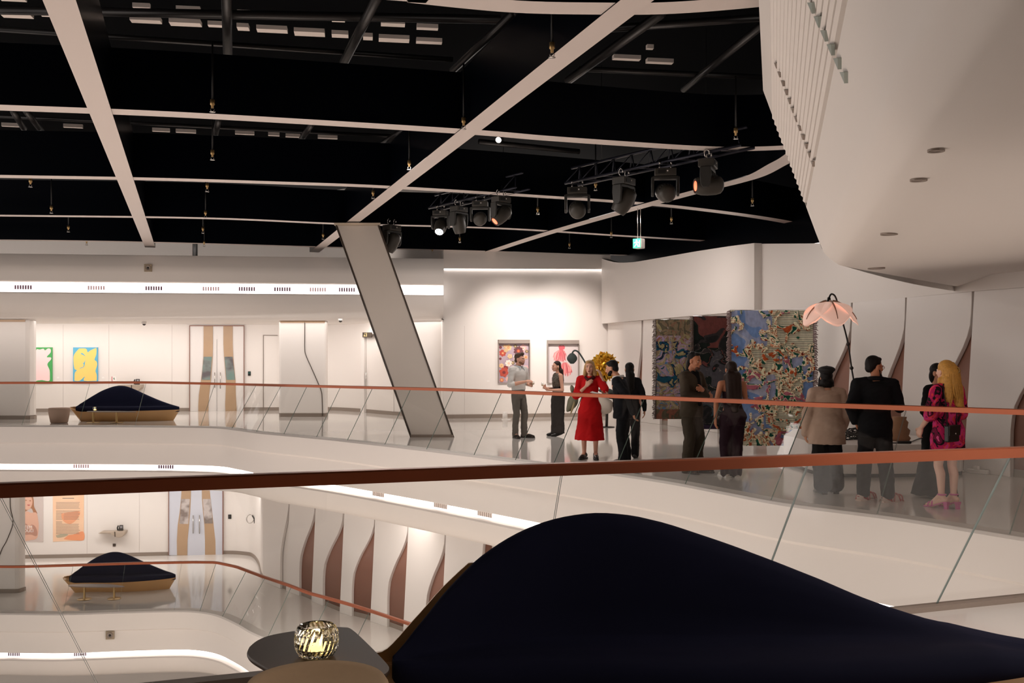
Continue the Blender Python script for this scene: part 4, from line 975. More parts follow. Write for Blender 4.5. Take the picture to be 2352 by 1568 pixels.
for i, a in enumerate([(395,390,80,'peach','ora','tan',6),(255,540,105,'red','ora','tan',7),(760,375,95,'pink','white','ora',6),(640,490,120,'plum','red','ora',9),(610,640,100,'white','tan','ora',6),(400,790,85,'white','pink','peach',7),(260,1010,140,'red','dred','plum',6),(180,850,70,'peach','tan','ora',6),(430,620,60,'peach','pink','ora',5),(540,900,50,'tan','peach','ora',6),(450,1150,90,'tan','pink','peach',8),(700,800,60,'pink','white','ora',6),(300,340,50,'tan','peach','ora',5),(860,500,45,'olive','tan','ora',7),(480,980,55,'olive','tan','peach',8),(590,1190,60,'peach','tan','pink',6),(230,1200,60,'ora','peach','tan',6),(330,470,60,'tan','peach','ora',6),(330,900,60,'dred','red','plum',5),(560,1010,65,'peach','pink','ora',6),(380,1180,60,'pink','peach','tan',7),(500,780,50,'olive','tan','peach',6),(700,1000,60,'peach','tan','ora',6),(180,400,45,'plum','dred','red',6),(820,640,55,'tan','ora','red',6),(560,370,45,'olive','tan','peach',6),(740,1150,60,'red','ora','tan',6),(850,900,60,'pink','tan','plum',6),(170,680,40,'plum','dred','red',6)]):
    blossom(t, *a, k=1+i % 9)
t = framed('framed print of a hanging pink tassel flower behind the woman in the long grey skirt', (1256, 782, 1327.5, 879), mat('pale_mauve_ground', lin(206, 194, 192), .6))
TP = [mat('tassel_%d' % i, c, .6) for i, c in enumerate((lin(226, 128, 130), lin(206, 96, 104), lin(242, 170, 164), lin(186, 92, 92)))]
def tassel(x, y, w, h, n, lay):
    mb = MB()
    for i in range(n):
        f = (i+.5)/n*2-1; a = f*1.15; L = h*(.75+.3*rnd.random()); bx = x+w*f*.16
        p0 = (bx, y); ex, ey = x+math.sin(a)*w*.62+w*.1*(rnd.random()-.5), y+L*(.55+.45*math.cos(a))
        mx, my = bx+(ex-bx)*.72, y+(ey-y)*.4; ww = 9+rnd.random()*5
        plate(mb, WA, [C3(*q) for q in ((bx-ww*.3, y), (bx+ww*.3, y), (mx+ww, my), (ex+ww*.8, ey-12), (ex, ey), (ex-ww*.8, ey-12), (mx-ww, my))], lay+.0012*rnd.random(), lay+.002+.001*rnd.random(), i*7 % 4)
    return mb
tassel(1680, 460, 330, 320, 44, .053).build('printed_tassel', TP, t); tassel(1780, 770, 290, 340, 40, .058).build('printed_tassel', TP, t)
mb = MB(); plate(mb, WA, [C3(*q) for q in ((1640,460),(1620,380),(1650,345),(1700,360),(1740,345),(1780,380),(1770,440),(1700,470))], .056, .058); mb.build('printed_bud', TP[1], t)

# tapestries: hanging textile panels with tufted relief
def vnoise(U, V, f, seed):
    g = np.random.RandomState(seed).rand(64, 64); x = U*f; y = V*f; xi = np.floor(x).astype(int); yi = np.floor(y).astype(int); fx = x-xi; fy = y-yi
    fx = fx*fx*(3-2*fx); fy = fy*fy*(3-2*fy); G = lambda a, b: g[a % 64, b % 64]
    return (G(xi, yi)*(1-fx)+G(xi+1, yi)*fx)*(1-fy)+(G(xi, yi+1)*(1-fx)+G(xi+1, yi+1)*fx)*fy
def fbm(U, V, f, s, o=3): return sum(vnoise(U, V, f*2**k, s+k*7)*.5**k for k in range(o))/sum(.5**k for k in range(o))
def tapestry(label, x0, x1, y0, y1, d, style, wave, relief, res=.0075, rod=True):
    W = (x1-x0)*d/F; H = (y1-y0)*d/F; c = P((x0+x1)/2, y1, d); t = thing('hanging_tapestry', label, 'tapestry', c)
    nu, nv = max(8, int(W/res)), max(8, int(H/res)); u = np.linspace(0, 1, nu+1); v = np.linspace(0, 1, nv+1); U, V = np.meshgrid(u, v)
    idx, rel, pal = style(U*W, V*H, W, H); colr = np.array(pal)[idx]*(.8+.4*fbm(U*W, V*H*.5, 26, 77, 2))[..., None]
    edge = .012*(vnoise(V*H, V*H*0, 9, 5)-.5)
    X = c.x-W/2+U*W+edge*((U < .02)*1.-(U > .98)*1.)+.02*np.sin(V*4)*(wave > 0)*(1-U)
    Y = d+wave*.03*np.sin(U*W*7+V*2)*V-relief*rel; Z = c.z+H*(1-V)
    vs = np.stack([X, Y, Z], -1).reshape(-1, 3); n = (nu+1)*(nv+1)
    mb = MB(); mb.v = [tuple(a) for a in vs]+[(a[0], d+.02+abs(a[1]-d)*0+wave*.0, a[2]) for a in vs[:0]]
    for j in range(nv):
        for i in range(nu):
            a = j*(nu+1)+i; mb.f.append((a, a+1, a+nu+2, a+nu+1)); mb.m.append(0); mb.s.append(True)
    o = mb.build('woven_face', YARN, t); at = o.data.color_attributes.new('yarn', 'FLOAT_COLOR', 'POINT')
    at.data.foreach_set('color', np.concatenate([colr.reshape(-1, 3), np.ones((n, 1))], 1).astype(np.float32).ravel())
    so = o.modifiers.new('thickness', 'SOLIDIFY'); so.thickness = .012; so.offset = 0
    # fringe along the left edge (and right for the big one)
    for side in ((0, 1) if W > 1.2 else (0,)):
        mb = MB(); r2 = random.Random(4+side)
        for k in range(int(H/.016)):
            z = c.z+H*(k+.5)/int(H/.016); xe = c.x+(W/2 if side else -W/2); s = 1 if side else -1; l = .045+.035*r2.random()
            mb.tube([Vector((xe-s*.02, d-.015, z)), Vector((xe+s*l*.5, d-.03-.02*r2.random(), z+.01*(r2.random()-.5))), Vector((xe+s*l, d-.01, z-.03*r2.random()))], .007, 4)
        mb.build('fringe', FRINGE if W > 1.2 else FRINGED, t)
    if rod:
        mb = MB(); xw = next(a[0]+(b[0]-a[0])*(d-a[1])/(b[1]-a[1]) for a, b in zip(WG, WG[1:]) if b[1] <= d <= a[1]); mb.tube([Vector((c.x-W/2, d+.02, c.z+H)), Vector((c.x, d+.02, c.z+H)), Vector((xw-.02, d+.02, c.z+H))], .014, 8); mb.build('rod', CHROME, t)
    return t
FRINGE = mat('mauve_fringe', lin(150, 128, 126), .9); FRINGED = mat('brown_fringe', lin(92, 78, 72), .9)
def M_(nm, *c): return [lin(*k)[:3] for k in c]
YARN = mat('dyed_yarn', (1, 1, 1, 1), .9, spec=.1); _a = YARN.node_tree.nodes.new('ShaderNodeAttribute'); _a.attribute_name = 'yarn'
YARN.node_tree.links.new(_a.outputs['Color'], YARN.node_tree.nodes['Principled BSDF'].inputs['Base Color'])
def warp(U, V, k, f, s): return U+k*(fbm(U, V, f, s, 2)-.5), V+k*(fbm(U, V, f, s+50, 2)-.5)
palA = M_('yarn_bright', (158,168,200),(176,182,204),(226,220,196),(190,196,176),(112,112,100),(178,84,44),(104,36,24),(30,84,68),(214,150,116),(236,226,190),(120,150,200),(168,96,110))
def styleA(U0, V0, W, H):
    U, V = warp(U0, V0, .22, 3.5, 301); a = fbm(U, V, 4.2, 3, 3); b = fbm(U0+5, V0+2, 2.0, 21, 3); s = fbm(U, V, 13, 33, 2); q = fbm(U+9, V+3, 19, 41, 2); idx = np.where(fbm(U, V, 1.0, 61, 2) > .5, 0, 1); rel = np.zeros_like(U)
    idx = np.where((fbm(U+3, V*.6, 2.0, 71, 2) > .62), 10, idx)
    st = (b+.12*np.exp(-((U/W-.62)/.22)**2) > .53); V = V0; stripe = (np.sin(V*2*PI/.034) > .1)
    idx = np.where(st, np.where(stripe, 2, np.where(np.sin(V*2*PI/.034) < -.6, 4, 3)), idx); rel = np.where(st, .3*stripe, rel)
    m = np.abs(a-.5) < .085; e = (np.abs(b-.55) < .05); fl = (m | e) & (s > .36)
    c = np.select([q < .36, q < .43, q < .5, q < .54, q < .585, q < .63, q < .68], [7, 9, 2, 8, 9, 5, 6], 9)
    c = np.where((fbm(U, V, 3, 81, 2) > .6) & (q > .5), 5, c); c = np.where((fbm(U+2, V, 3, 91, 2) > .64) & (q > .45), 11, c)
    idx = np.where(fl, c, idx); rel = np.where(fl, .5+1.2*(q-.3)+.8*s, rel)
    bot = (V > H*.945); idx = np.where(bot & (s > .42), c, idx)
    return idx, rel, palA
palB = M_('yarn_dusk', (112,96,84),(124,106,118),(98,84,66),(18,54,68),(14,26,44),(128,110,136),(116,106,76),(104,66,52),(60,92,122),(140,122,104),(70,64,50))
def styleB(U, V, W, H):
    t = V/H; U0 = U; U, V = warp(U, V, .3, 4, 331)
    s = fbm(U, V, 6, 13, 3); q = fbm(U*1.0, V*.5, 13, 23, 2); r = fbm(U+4, V, 19, 43, 2); lo = np.clip((t-.12)*3, 0, 1)
    idx = np.select([q < .38, q < .46, q < .52, q < .6], [1, 0, 5, 7], 2)
    left = U0/W < .55
    idx = np.where((s > .56) & (lo > .3) & (t < .75), np.where(r > .5, 4, 3), idx)
    idx = np.where((s < .44) & left & (r > .42), np.where(r > .58, 9, np.where(r > .5, 6, 8)), idx)
    idx = np.where((r > .66), 6, idx); idx = np.where((t < .16) & (q < .55), np.where(r > .5, 10, 2), idx); idx = np.where((t > .9), np.where(q > .5, 7, 10), idx)
    return idx, .5*r+.4*s, palB
palC = M_('yarn_dark', (30,30,30),(44,40,40),(24,30,26),(92,52,48),(66,64,68),(20,24,22),(54,72,78),(44,34,50),(120,112,104))
def styleC(U, V, W, H):
    t = V/H; U, V = warp(U, V, .35, 3, 371)
    s = fbm(U*.7, V, 3.2, 15, 3); q = fbm(U*.5, V*1.4, 5, 27, 3); r = fbm(U+4, V, 10, 47, 2)
    idx = np.select([q < .4, q < .5, q < .58], [0, 1, 5], 2)
    idx = np.where((t < .28) & (q > .5) & (s > .44), 3, idx); idx = np.where((t > .3) & (s > .54) & (t < .8), 4, idx); idx = np.where((t > .68) & (np.abs(s-.5) < .03), 6, idx)
    idx = np.where((t > .7) & (q > .6), 7, idx); idx = np.where((np.abs(q-.5) < .006) & (t > .25), 8, idx); idx = np.where((np.abs(s-.47) < .012) & (t < .5) & (t > .3), 3, idx)
    return idx, .4*r+.4*s, palC
tapestry('dusky violet and teal tapestry, leftmost of the three, by the white wall', 1505, 1600, 734, 962, 23.2, styleB, .5, .03)
tapestry('nearly black tapestry with dull red strokes, in the middle of the three', 1591, 1684, 726, 985, 21.4, styleC, .5, .025)
tapestry('large pale blue and cream floral tapestry with fringed edges, rightmost of the three', 1677, 1869, 713, 1023, 18.4, styleA, .6, .03)

# plinth with the petal lamp
p0, p1 = PZ(1842,1079,0), PZ(2212,1091,0)
front = crom([PZ(1800,1066,0), PZ(1835,1076,0), PZ(1866,1088,0), PZ(1934,1096,0), PZ(2070,1096,0), PZ(2190,1092,0), PZ(2212,1089,0)], 4)
back = [Vector((6.6, 15.6, 0)), Vector((6.3, 16.6, 0)), Vector((5.0, 17.6, 0))]
mb = MB(); out = [Vector((p.x, p.y, .05)) for p in front]+[Vector((p.x, p.y, .05)) for p in back]
mb.loft([out, [p+Vector((0, 0, .42)) for p in out]], sm=False); t = thing('plinth', 'long low white plinth with a rounded end under the petal lamp', 'plinth', PZ(2030, 1094, 0))
mb.build('body', WHITEG, t, bevel=.01)
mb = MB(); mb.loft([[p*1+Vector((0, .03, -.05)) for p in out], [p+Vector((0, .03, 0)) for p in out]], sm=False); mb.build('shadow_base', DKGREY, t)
ZPL = .47
PETAL = mat('petal_shade', lin(240, 200, 184), .6, emit=(1, .60, .47, 1), es=.36); RIB = mat('petal_rib', lin(150, 120, 100), .6)
def lamp():
    d = 15.4; base = P(1969, 1000, d); base.z = ZPL; t = thing('floor_lamp', 'tall lamp with pink petal shade standing on the white plinth', 'lamp', base)
    mb = MB(); mb.lathe([(.001, 0), (.13, 0), (.13, .012), (.03, .03), (.001, .03)], base, 20); mb.build('base', BLACKM, t)
    pts = [base, P(1964,900,d-.05), P(1956,845,d-.08), P(1948,790,d-.1), P(1937,745,d-.15), P(1928,718,d-.2), P(1924,697,d-.3), P(1918,680,d-.38), P(1910,675,d-.42), P(1905,682,d-.45), P(1904,690,d-.45)]
    mb = MB(); mb.tube(crom(pts, 5), .013, 8); mb.build('stem', BLACKM, t)
    mb = MB()
    for q in (P(1948,790,d-.1), P(1956,845,d-.08)): mb.ell(q, .03, None, 10, 8)
    mb.build('joint', BLACKM, t)
    c = P(1904, 690, d-.45); mb = MB(); mb.lathe([(.001, .05), (.02, .05), (.03, .0), (.055, -.02), (.04, -.06), (.001, -.06)], c, 14); mb.build('socket', BLACKM, t)
    for k in range(5):
        a = 2*PI*k/5+.95; ca, sa = math.cos(a), math.sin(a); mb = MB(); R = []
        for i in range(13):
            s0 = i/12; w = .27*math.sin(PI*(.06+.94*s0)**.8*.86)**.8+.01; row = []
            for j in range(11):
                q = (j/10*2-1); off = q*w; s = s0*(1-.3*q*q); r_ = .05+.37*math.sin(s*1.35)/math.sin(1.35); z = -.03-.36*s**1.5
                zz = z-.07*q*q*s0; row.append(c+Vector((ca*r_*(1-.05*q*q)-sa*off, sa*r_*(1-.05*q*q)+ca*off, zz+.012*(1-q*q))))
            R.append(row)
        mb.loft(R, closed=False, cap=False); o = mb.build('petal', PETAL, t); so = o.modifiers.new('thickness', 'SOLIDIFY'); so.thickness = .004
        mb = MB(); mb.tube([c+Vector((ca*(.05+.37*math.sin(s*1.35)/math.sin(1.35)), sa*(.05+.37*math.sin(s*1.35)/math.sin(1.35)), -.03-.36*s**1.5+.026)) for s in [i/10*.85 for i in range(11)]], [.016-.001*i for i in range(11)], 6)
        mb.build('rib', RIB, o)
    mb = MB(); mb.ell(c+Vector((0, 0, -.13)), .05); mb.build('bulb', mat('lamp_bulb', (1, 1, 1, 1), .5, emit=(1, .8, .62, 1), es=16), t)
lamp()
# wiry dark sculpture, paper-brown lump, cable and adapter on the plinth
p = P(1957, 1005, 15.2); p.z = ZPL; mb = MB(); r2 = random.Random(8)
for k in range(14):
    a = r2.random()*6.3; r_ = .05+.13*r2.random(); q = p+Vector((.18*(r2.random()-.5), .1*(r2.random()-.5), .045+.09*r2.random()))
    mb.tube([q+Vector((r_*math.cos(a+i*.6), .5*r_*math.sin(a+i*.6), .05*math.sin(i*.9+k))) for i in range(9)], .009, 5)
o = mb.build('wire_sculpture', BLACKM); tag(o, 'tangled dark wire object on the plinth at the foot of the petal lamp', 'sculpture')
p = P(2066, 1004, 15.0); p.z = ZPL; mb = MB(); R = []
for i in range(10):
    s = i/9; w = .15+.02*math.sin(i*2.1)-.05*s*s; R.append([p+Vector((w*math.cos(2*PI*j/16)*(1+.05*math.sin(2*PI*j/8+i*.9)), .1*math.sin(2*PI*j/16), .36*s)) for j in range(16)])
mb.loft(R); o = mb.build('paper_bag', mat('crumpled_brown_paper', lin(150, 112, 84), .8, bump=.6, nscale=9)); tag(o, 'crumpled brown paper bag on the plinth right of the man in black', 'bag')
a = Vector((5.2, 14.62, ZPL+.012)); mb = MB(); q = [P(x, y, 14.9) for x, y in ((2020,1012),(2060,1011),(2090,1009),(2115,1006),(2125,1011))]
q = [Vector((v.x, v.y, ZPL+.012)) for v in [P(2040,1008,14.5), P(2070,1008,14.45), P(2090,1008,14.6), P(2110,1008,15.2), P(2128,1008,15.3), P(2140,1008,14.9)]]
t = thing('power_cable', 'thin black cable with an inline switch lying on the plinth', 'cable', q[0]); mb.tube(crom(q, 5), .008, 6); mb.build('cord', BLACKM, t)
mb = MB(); mb.box(q[1]+Vector((.05, .02, .01)), (.2, .05, .035)); mb.build('switch', BLACKM, t, bevel=.01)
p = PZ(2246, 1087, 0); t = thing('power_strip', 'white power strip with a plug on the floor at the foot of the gallery wall', 'power strip', p)
mb = MB(); mb.box(p+Vector((0, 0, .03)), (.32, .07, .06), Matrix.Rotation(-.9, 3, 'Z')); mb.build('body', PAPER, t, bevel=.01)
mb = MB(); mb.box(p+Vector((-.02, 0, .085)), (.07, .06, .05), Matrix.Rotation(-.9, 3, 'Z')); mb.build('plug', PAPER, t, bevel=.008)
mb = MB(); mb.tube(crom([p+Vector((-.1, .1, .02)), p+Vector((-.2, .2, .008)), p+Vector((-.3, .5, .008))], 5), .007, 6); mb.build('lead', PAPER, t)
p = PZ(1160, 963, 0); mb = MB(); mb.lathe([(.001, 0), (.075, 0), (.07, .2), (.06, .21), (.001, .21)], p, 16); mb.box(p+Vector((.03, -.1, .01)), (.25, .1, .02)); tag(mb.build('white_canister', PAPER), 'small white canister on the floor left of the man in the white shirt', 'canister')

# gold paper-flower sculpture
GOLD = mat('gold_foil', lin(232, 180, 60), .3, metal=.65); SLATE = mat('slate_paper', lin(66, 76, 74), .7); LEAFM = mat('grey_green_paper', lin(120, 116, 96), .7)
def flower_sculpture():
    d = 24.6; c = P(1388, 842, d); foot = PZ(1394, 977, 0); foot.y = d+.1; foot.x = P(1394, 977, d).x; foot.z = 0
    t = thing('flower_sculpture', 'large gold foil flower sculpture with dark stems between the red dress and the dark suit', 'sculpture', foot); r2 = random.Random(5)
    mb = MB(); mb.ell(c, .24, None, 16, 12)
    for k in range(190):
        zz = 1-2*(k+.5)/190; a = k*2.399963; rr = math.sqrt(1-zz*zz); n = Vector((rr*math.cos(a), rr*math.sin(a), zz)); s1 = n.cross(Vector((.3, .2, 1))).normalized(); s2 = n.cross(s1)
        s1, s2 = s1*math.cos(k)+s2*math.sin(k), s2*math.cos(k)-s1*math.sin(k); L = .15+.07*r2.random(); w = .05+.04*r2.random(); b = c+n*.17
        dr = (n+Vector((0, 0, -.35 if zz < .1 else .1))).normalized(); R = []
        for i in range(5):
            s = i/4; ww = w*math.sin(PI*(.18+.78*s)); q = b+dr*L*s+s2*.05*s*s; R.append([q-s1*ww+s2*.02, q, q+s1*ww+s2*.02])
        mb.loft(R, closed=False, cap=False, sm=False)
    bl = mb.build('gold_bloom', GOLD, t); so = bl.modifiers.new('thickness', 'SOLIDIFY'); so.thickness = .004
    mb = MB(); mb.ell(c+Vector((.03, -.03, .27)), (.15, .15, .07), None, 16, 8); mb.build('gold_cap', GOLD, t)
    mb = MB(); mb.tube(crom([c, c+Vector((.02, 0, -.4)), P(1392,925,d), P(1394,950,d), foot+Vector((0, 0, .0))], 4), .035, 8); mb.build('stand_leg', DKGREY, t)
    mb = MB(); mb.lathe([(.001, 0), (.2, 0), (.2, .015), (.001, .02)], foot, 20); mb.build('foot_plate', DKGREY, t)
    pod = P(1314, 823, d); mb = MB(); mb.tube(crom([P(1392,925,d), P(1375,880,d), P(1350,842,d), P(1338,822,d), P(1328,808,d), P(1319,805,d), P(1313,813,d)], 5), .02, 8); mb.build('stem', SLATE, t)
    mb = MB(); R = []
    for i in range(9):
        s = i/8; R.append([pod+Vector(((.015+.115*math.sin(PI*min(1, .08+s*.85)))*math.cos(2*PI*j/12)*(1+.1*(j % 2)), .1*math.sin(PI*min(1, .08+s*.85))*math.sin(2*PI*j/12), .13-.26*s)) for j in range(12)])
    mb.loft(R, sm=False); mb.build('seed_pod', SLATE, t)
    def leaf(pts, w, m, nm):
        pp = crom([P(x, y, dd) for x, y, dd in pts], 4); mb = MB(); R = []
        for i, q in enumerate(pp):
            s = i/(len(pp)-1); ww = w*math.sin(PI*(.06+.9*s)); tn = (pp[min(i+1, len(pp)-1)]-pp[max(i-1, 0)]).normalized(); sd = tn.cross(Vector((0, 1, 0))).normalized()
            R.append([q-sd*ww, q+Vector((0, -.04, 0)), q+sd*ww, q+Vector((0, .02, 0))])
        mb.loft(R); mb.build(nm, m, t)
    leaf([(1322,895,d),(1318,915,d),(1312,930,d),(1302,945,d-.1)], .13, LEAFM, 'drooping_leaf'); leaf([(1312,884,d),(1314,892,d),(1313,902,d)], .05, LEAFM, 'drooping_leaf')
    leaf([(1312,900,d),(1314,908,d),(1318,925,d),(1310,952,d-.1)], .05, mat('dry_straw_paper', lin(168, 150, 112), .7), 'drooping_leaf')
    leaf([(1380,905,d-.2),(1386,925,d-.25),(1396,938,d-.25),(1404,945,d-.2)], .2, mat('pale_wrap', lin(196, 184, 172), .7), 'pale_wrap')
    leaf([(1374,896,d-.1),(1395,898,d-.2),(1412,900,d-.1)], .07, SLATE, 'dark_leaf')
    mb = MB(); mb.tube(crom([P(1392,925,d), P(1360,910,d), P(1330,905,d), P(1318,898,d)], 4), .014, 6); mb.build('stem', SLATE, t)
flower_sculpture()
# ================================================================ PEOPLE
EYEM = mat('eye_white', lin(225, 218, 212), .3); IRIS = mat('iris_dark', lin(40, 28, 22), .3)
SHOEB = mat('black_leather', lin(24, 20, 19), .35)
def skin(nm, c): return mat('skin_'+nm, lin(*c), .5, spec=.35)
def rot2(v, a): c, s = math.cos(a), math.sin(a); return Vector((v[0]*c-v[1]*s, v[0]*s+v[1]*c, v[2]))
def V3(*a): return Vector(a)
class Person:
    """local frame: x to the person's right, y forward, z up; everything is sized for a 1.7 m figure and scaled to H"""
    def __init__(s, label, x, d, face, H, skinmat, fem=False, head_yaw=0., head_pitch=0., lean=0., sway=0.,
                 arms=None, feet=None, knees=None, heel=0., girth=1.0, neck_fwd=0., mouth_open=False, beard=None, group=None, shoulders=None):
        s.S = H/1.7; s.pos = V3(x, d, 0); s.rot = math.atan2(-face[0], face[1]); s.fem = fem; s.heel = heel; s.g = girth; s.lean = lean; s.sway = sway
        s.t = thing('person', label, 'person', s.pos); s.skin = skinmat
        s.hy, s.hp = head_yaw, head_pitch; s.sw = shoulders or (.168 if fem else .192); s.hipw = .088 if fem else .082
        a = arms or {}
        s.sh = {k: s.L(V3(k*s.sw, 0, 1.385)) for k in (1, -1)}
        s.el = {1: a.get('re', V3(.25, -.03, 1.10)), -1: a.get('le', V3(-.25, -.03, 1.10))}
        s.wr = {1: a.get('rw', V3(.27, .06, .865)), -1: a.get('lw', V3(-.27, .06, .865))}
        s.hd = {1: a.get('rh', (V3(0, .15, -1), V3(-1, 0, 0), .35)), -1: a.get('lh', (V3(0, .15, -1), V3(1, 0, 0), .35))}
        f = feet or {}
        s.ft = {1: f.get('r', V3(.10, 0, 0)), -1: f.get('l', V3(-.10, 0, 0))}; s.fa = {1: f.get('ra', -.2), -1: f.get('la', .2)}
        k = knees or {}
        s.hip = {q: V3(q*s.hipw+s.sway, 0, .90) for q in (1, -1)}
        s.an = {q: s.ft[q]+V3(0, -.0, .075+heel) for q in (1, -1)}
        s.kn = {q: k.get(q, s.hip[q].lerp(s.an[q], .5)+V3(q*.01, .035, .01)) for q in (1, -1)}
        s.hc = s.L(V3(0, .035+neck_fwd, 1.585))
        s.mo = mouth_open; s.body(); s.face(beard)
    def L(s, p):          # lean / sway of the upper body
        k = max(0, p.z-.95); return p+V3(s.sway*max(0, 1-k*1.4), s.lean*k, -.3*s.lean*s.lean*k)
    def w(s, p): return s.pos+rot2(Vector(p)*s.S, s.rot)
    def HM(s):            # head orientation (local)
        return Matrix.Rotation(s.hy, 3, 'Z') @ Matrix.Rotation(s.hp, 3, 'X')
    def h(s, x, y, z): return s.w(s.hc+s.HM() @ V3(x, y, z))
    def RM(s): return Matrix.Rotation(s.rot, 3, 'Z')
    def cap(s, mb, a, b, ra, rb): mb.cap(s.w(a), s.w(b), ra*s.S, rb*s.S, 14)
    def ring(s, c, rx, ry, n=28, fold=0, amp=0., ph=0., tilt=None):
        out = []
        for j in range(n):
            a = 2*PI*j/n; k = 1+amp*math.cos(fold*a+ph); out.append(s.w(Vector(c)+V3(rx*math.cos(a)*k, ry*math.sin(a)*k, 0)))
        return out
    def body(s):
        mb = MB(); g = s.g; f = s.fem
        T = [(.80, .085, .07, 0), (.86, .145, .10, -.005), (.93, .158 if f else .15, .108, -.01), (1.0, .148 if f else .148, .10, 0), (1.08, .122 if f else .14, .088, .005), (1.16, .122 if f else .145, .092, .01),
             (1.25, .135 if f else .158, .105 if f else .108, .015), (1.32, .148 if f else .168, .102 if f else .108, .01), (1.38, .155 if f else .175, .085, 0), (1.425, .10, .065, -.005), (1.45, .06, .055, .0)]
        mb.loft([s.ring(s.L(V3(0, y, z)), rx*g, ry*g) for z, rx, ry, y in T])
        s.cap(mb, s.L(V3(0, -.005, 1.41)), s.hc+V3(0, -.035, -.05), .058 if not f else .049, .05 if not f else .044)
        for k in (1, -1):
            s.cap(mb, s.hip[k], s.kn[k], .08 if f else .082, .052); c = s.kn[k].lerp(s.an[k], .28)+V3(0, -.022, 0)
            s.cap(mb, s.kn[k], c, .052, .053); s.cap(mb, c, s.an[k], .052, .034)
            s.foot(mb, k)
            s.cap(mb, s.sh[k], s.el[k], .05 if f else .056, .036 if f else .041); m = s.el[k].lerp(s.wr[k], .3); s.cap(mb, s.el[k], m, .036 if f else .041, .037 if f else .043); s.cap(mb, m, s.wr[k], .036 if f else .042, .024 if f else .028)
            s.cap(mb, s.L(V3(k*.07, -.01, 1.40)), s.sh[k], .05, .05)
            s.hand(mb, k)
        # head: skull, face, jaw, nose, brow, ears
        M = s.RM() @ s.HM(); S = s.S; e = lambda c, r, MM=M: mb.ell(s.h(*c), [q*S for q in r], MM, 20, 14)
        e((0, -.012, .045), (.074, .094, .082)); e((0, .03, -.01), (.062, .066, .088)); e((0, .045, -.068), (.044, .042, .036)); e((0, .072, -.088), (.022, .02, .018))
        e((0, .082, .03), (.05, .018, .014)); 
        mb.cap(s.h(0, .093, .022), s.h(0, .112, -.022), .009*S, .013*S, 10)
        for k in (1, -1):
            e((k*.012, .1, -.026), (.009, .011, .007)); e((k*.04, .068, -.012), (.022, .024, .022)); e((k*.076, -.008, .0), (.012, .024, .034))
        e((0, .09, -.052), (.024, .012, .008)); e((0, .088, -.062), (.021, .012, .008))
        s.bodyo = mb.voxel('body', s.skin, s.t, .0085*S, 3, .45)
    def foot(s, mb, k):
        a = s.fa[k]; dx, dy = -math.sin(a), math.cos(a); b = s.ft[k]; h = s.heel; u = V3(dx, dy, 0)
        heel = b-u*.045+V3(0, 0, .035+h); ball = b+u*.13+V3(0, 0, .03); toe = b+u*.19+V3(0, 0, .022)
        s.cap(mb, s.an[k], heel, .036, .032); s.cap(mb, heel, ball, .034, .036); s.cap(mb, s.an[k]+u*.02, ball, .034, .034); s.cap(mb, ball, toe, .036, .024)
        sd = V3(dy, -dx, 0); s.cap(mb, ball+sd*.012, toe+sd*.018, .026, .017); s.cap(mb, ball-sd*.012, toe-sd*.018-u*.02, .026, .016)
    def hand(s, mb, k):
        d, n, curl = s.hd[k]; d = Vector(d).normalized(); n = Vector(n); n = (n-d*n.dot(d)).normalized(); t = d.cross(n)*k; w = s.wr[k]; r = .0095
        kn = []
        for i, q in enumerate((.032, .011, -.011, -.031)):
            b = w+d*(.088-.006*abs(i-1.3))+t*q; kn.append(b); s.cap(mb, w+d*.012+t*q*.6, b, .017, .0135)
        for i, (b, L) in enumerate(zip(kn, (.072, .08, .075, .058))):
            a = curl*(1+.12*i); p = b; dd = d
            for j, fr in enumerate((.45, .32, .23)):
                ang = a*(.7 if j == 0 else 1.0); ax = n; dd = (dd*math.cos(ang)+ax*math.sin(ang)); ax2 = (ax*math.cos(ang)-Vector(dd)*0).normalized()
                n2 = (n-dd*n.dot(dd)); q = p+dd*L*fr; s.cap(mb, p, q, r*(1-.09*j), r*(.94-.1*j)); p = q
        b = w+d*.03+t*.03; m = b+(d*.6+t*.75+n*.25).normalized()*.042; e = m+(d*.85+t*.25+n*.35).normalized()*.034
        s.cap(mb, b, m, .0145, .0115); s.cap(mb, m, e, .011, .009)
    def face(s, beard):
        S = s.S; M = s.RM() @ s.HM()
        for k in (1, -1):
            mb = MB(); mb.ell(s.h(k*.031, .0845, .012), (.0125*S, .008*S, .007*S), M, 12, 8); e = mb.build('eye', EYEM, s.t)
            mb = MB(); mb.ell(s.h(k*.031, .0915, .012), (.0058*S, .003*S, .0058*S), M, 10, 6); mb.build('iris', IRIS, e)
        mb = MB(); mb.ell(s.h(0, .1005, -.053), (.022*S, .006*S, .0055*S), M, 12, 6); mb.ell(s.h(0, .0985, -.0605 if not s.mo else -.068), (.019*S, .006*S, .0055*S), M, 12, 6)
        if s.mo: mb.ell(s.h(0, .0985, -.061), (.015*S, .004*S, .008*S), M, 12, 6)
        mb.build('lips', mat('lips', lin(150, 76, 70), .4) if s.fem else LIPM, s.t)
        s.brow = None
    def brows(s, m):
        S = s.S
        for k in (1, -1):
            mb = MB(); mb.tube([s.h(k*.016, .098, .031), s.h(k*.034, .095, .037), s.h(k*.052, .079, .031)], [.0035*S, .0045*S, .002*S], 6); mb.build('eyebrow', m, s.t)
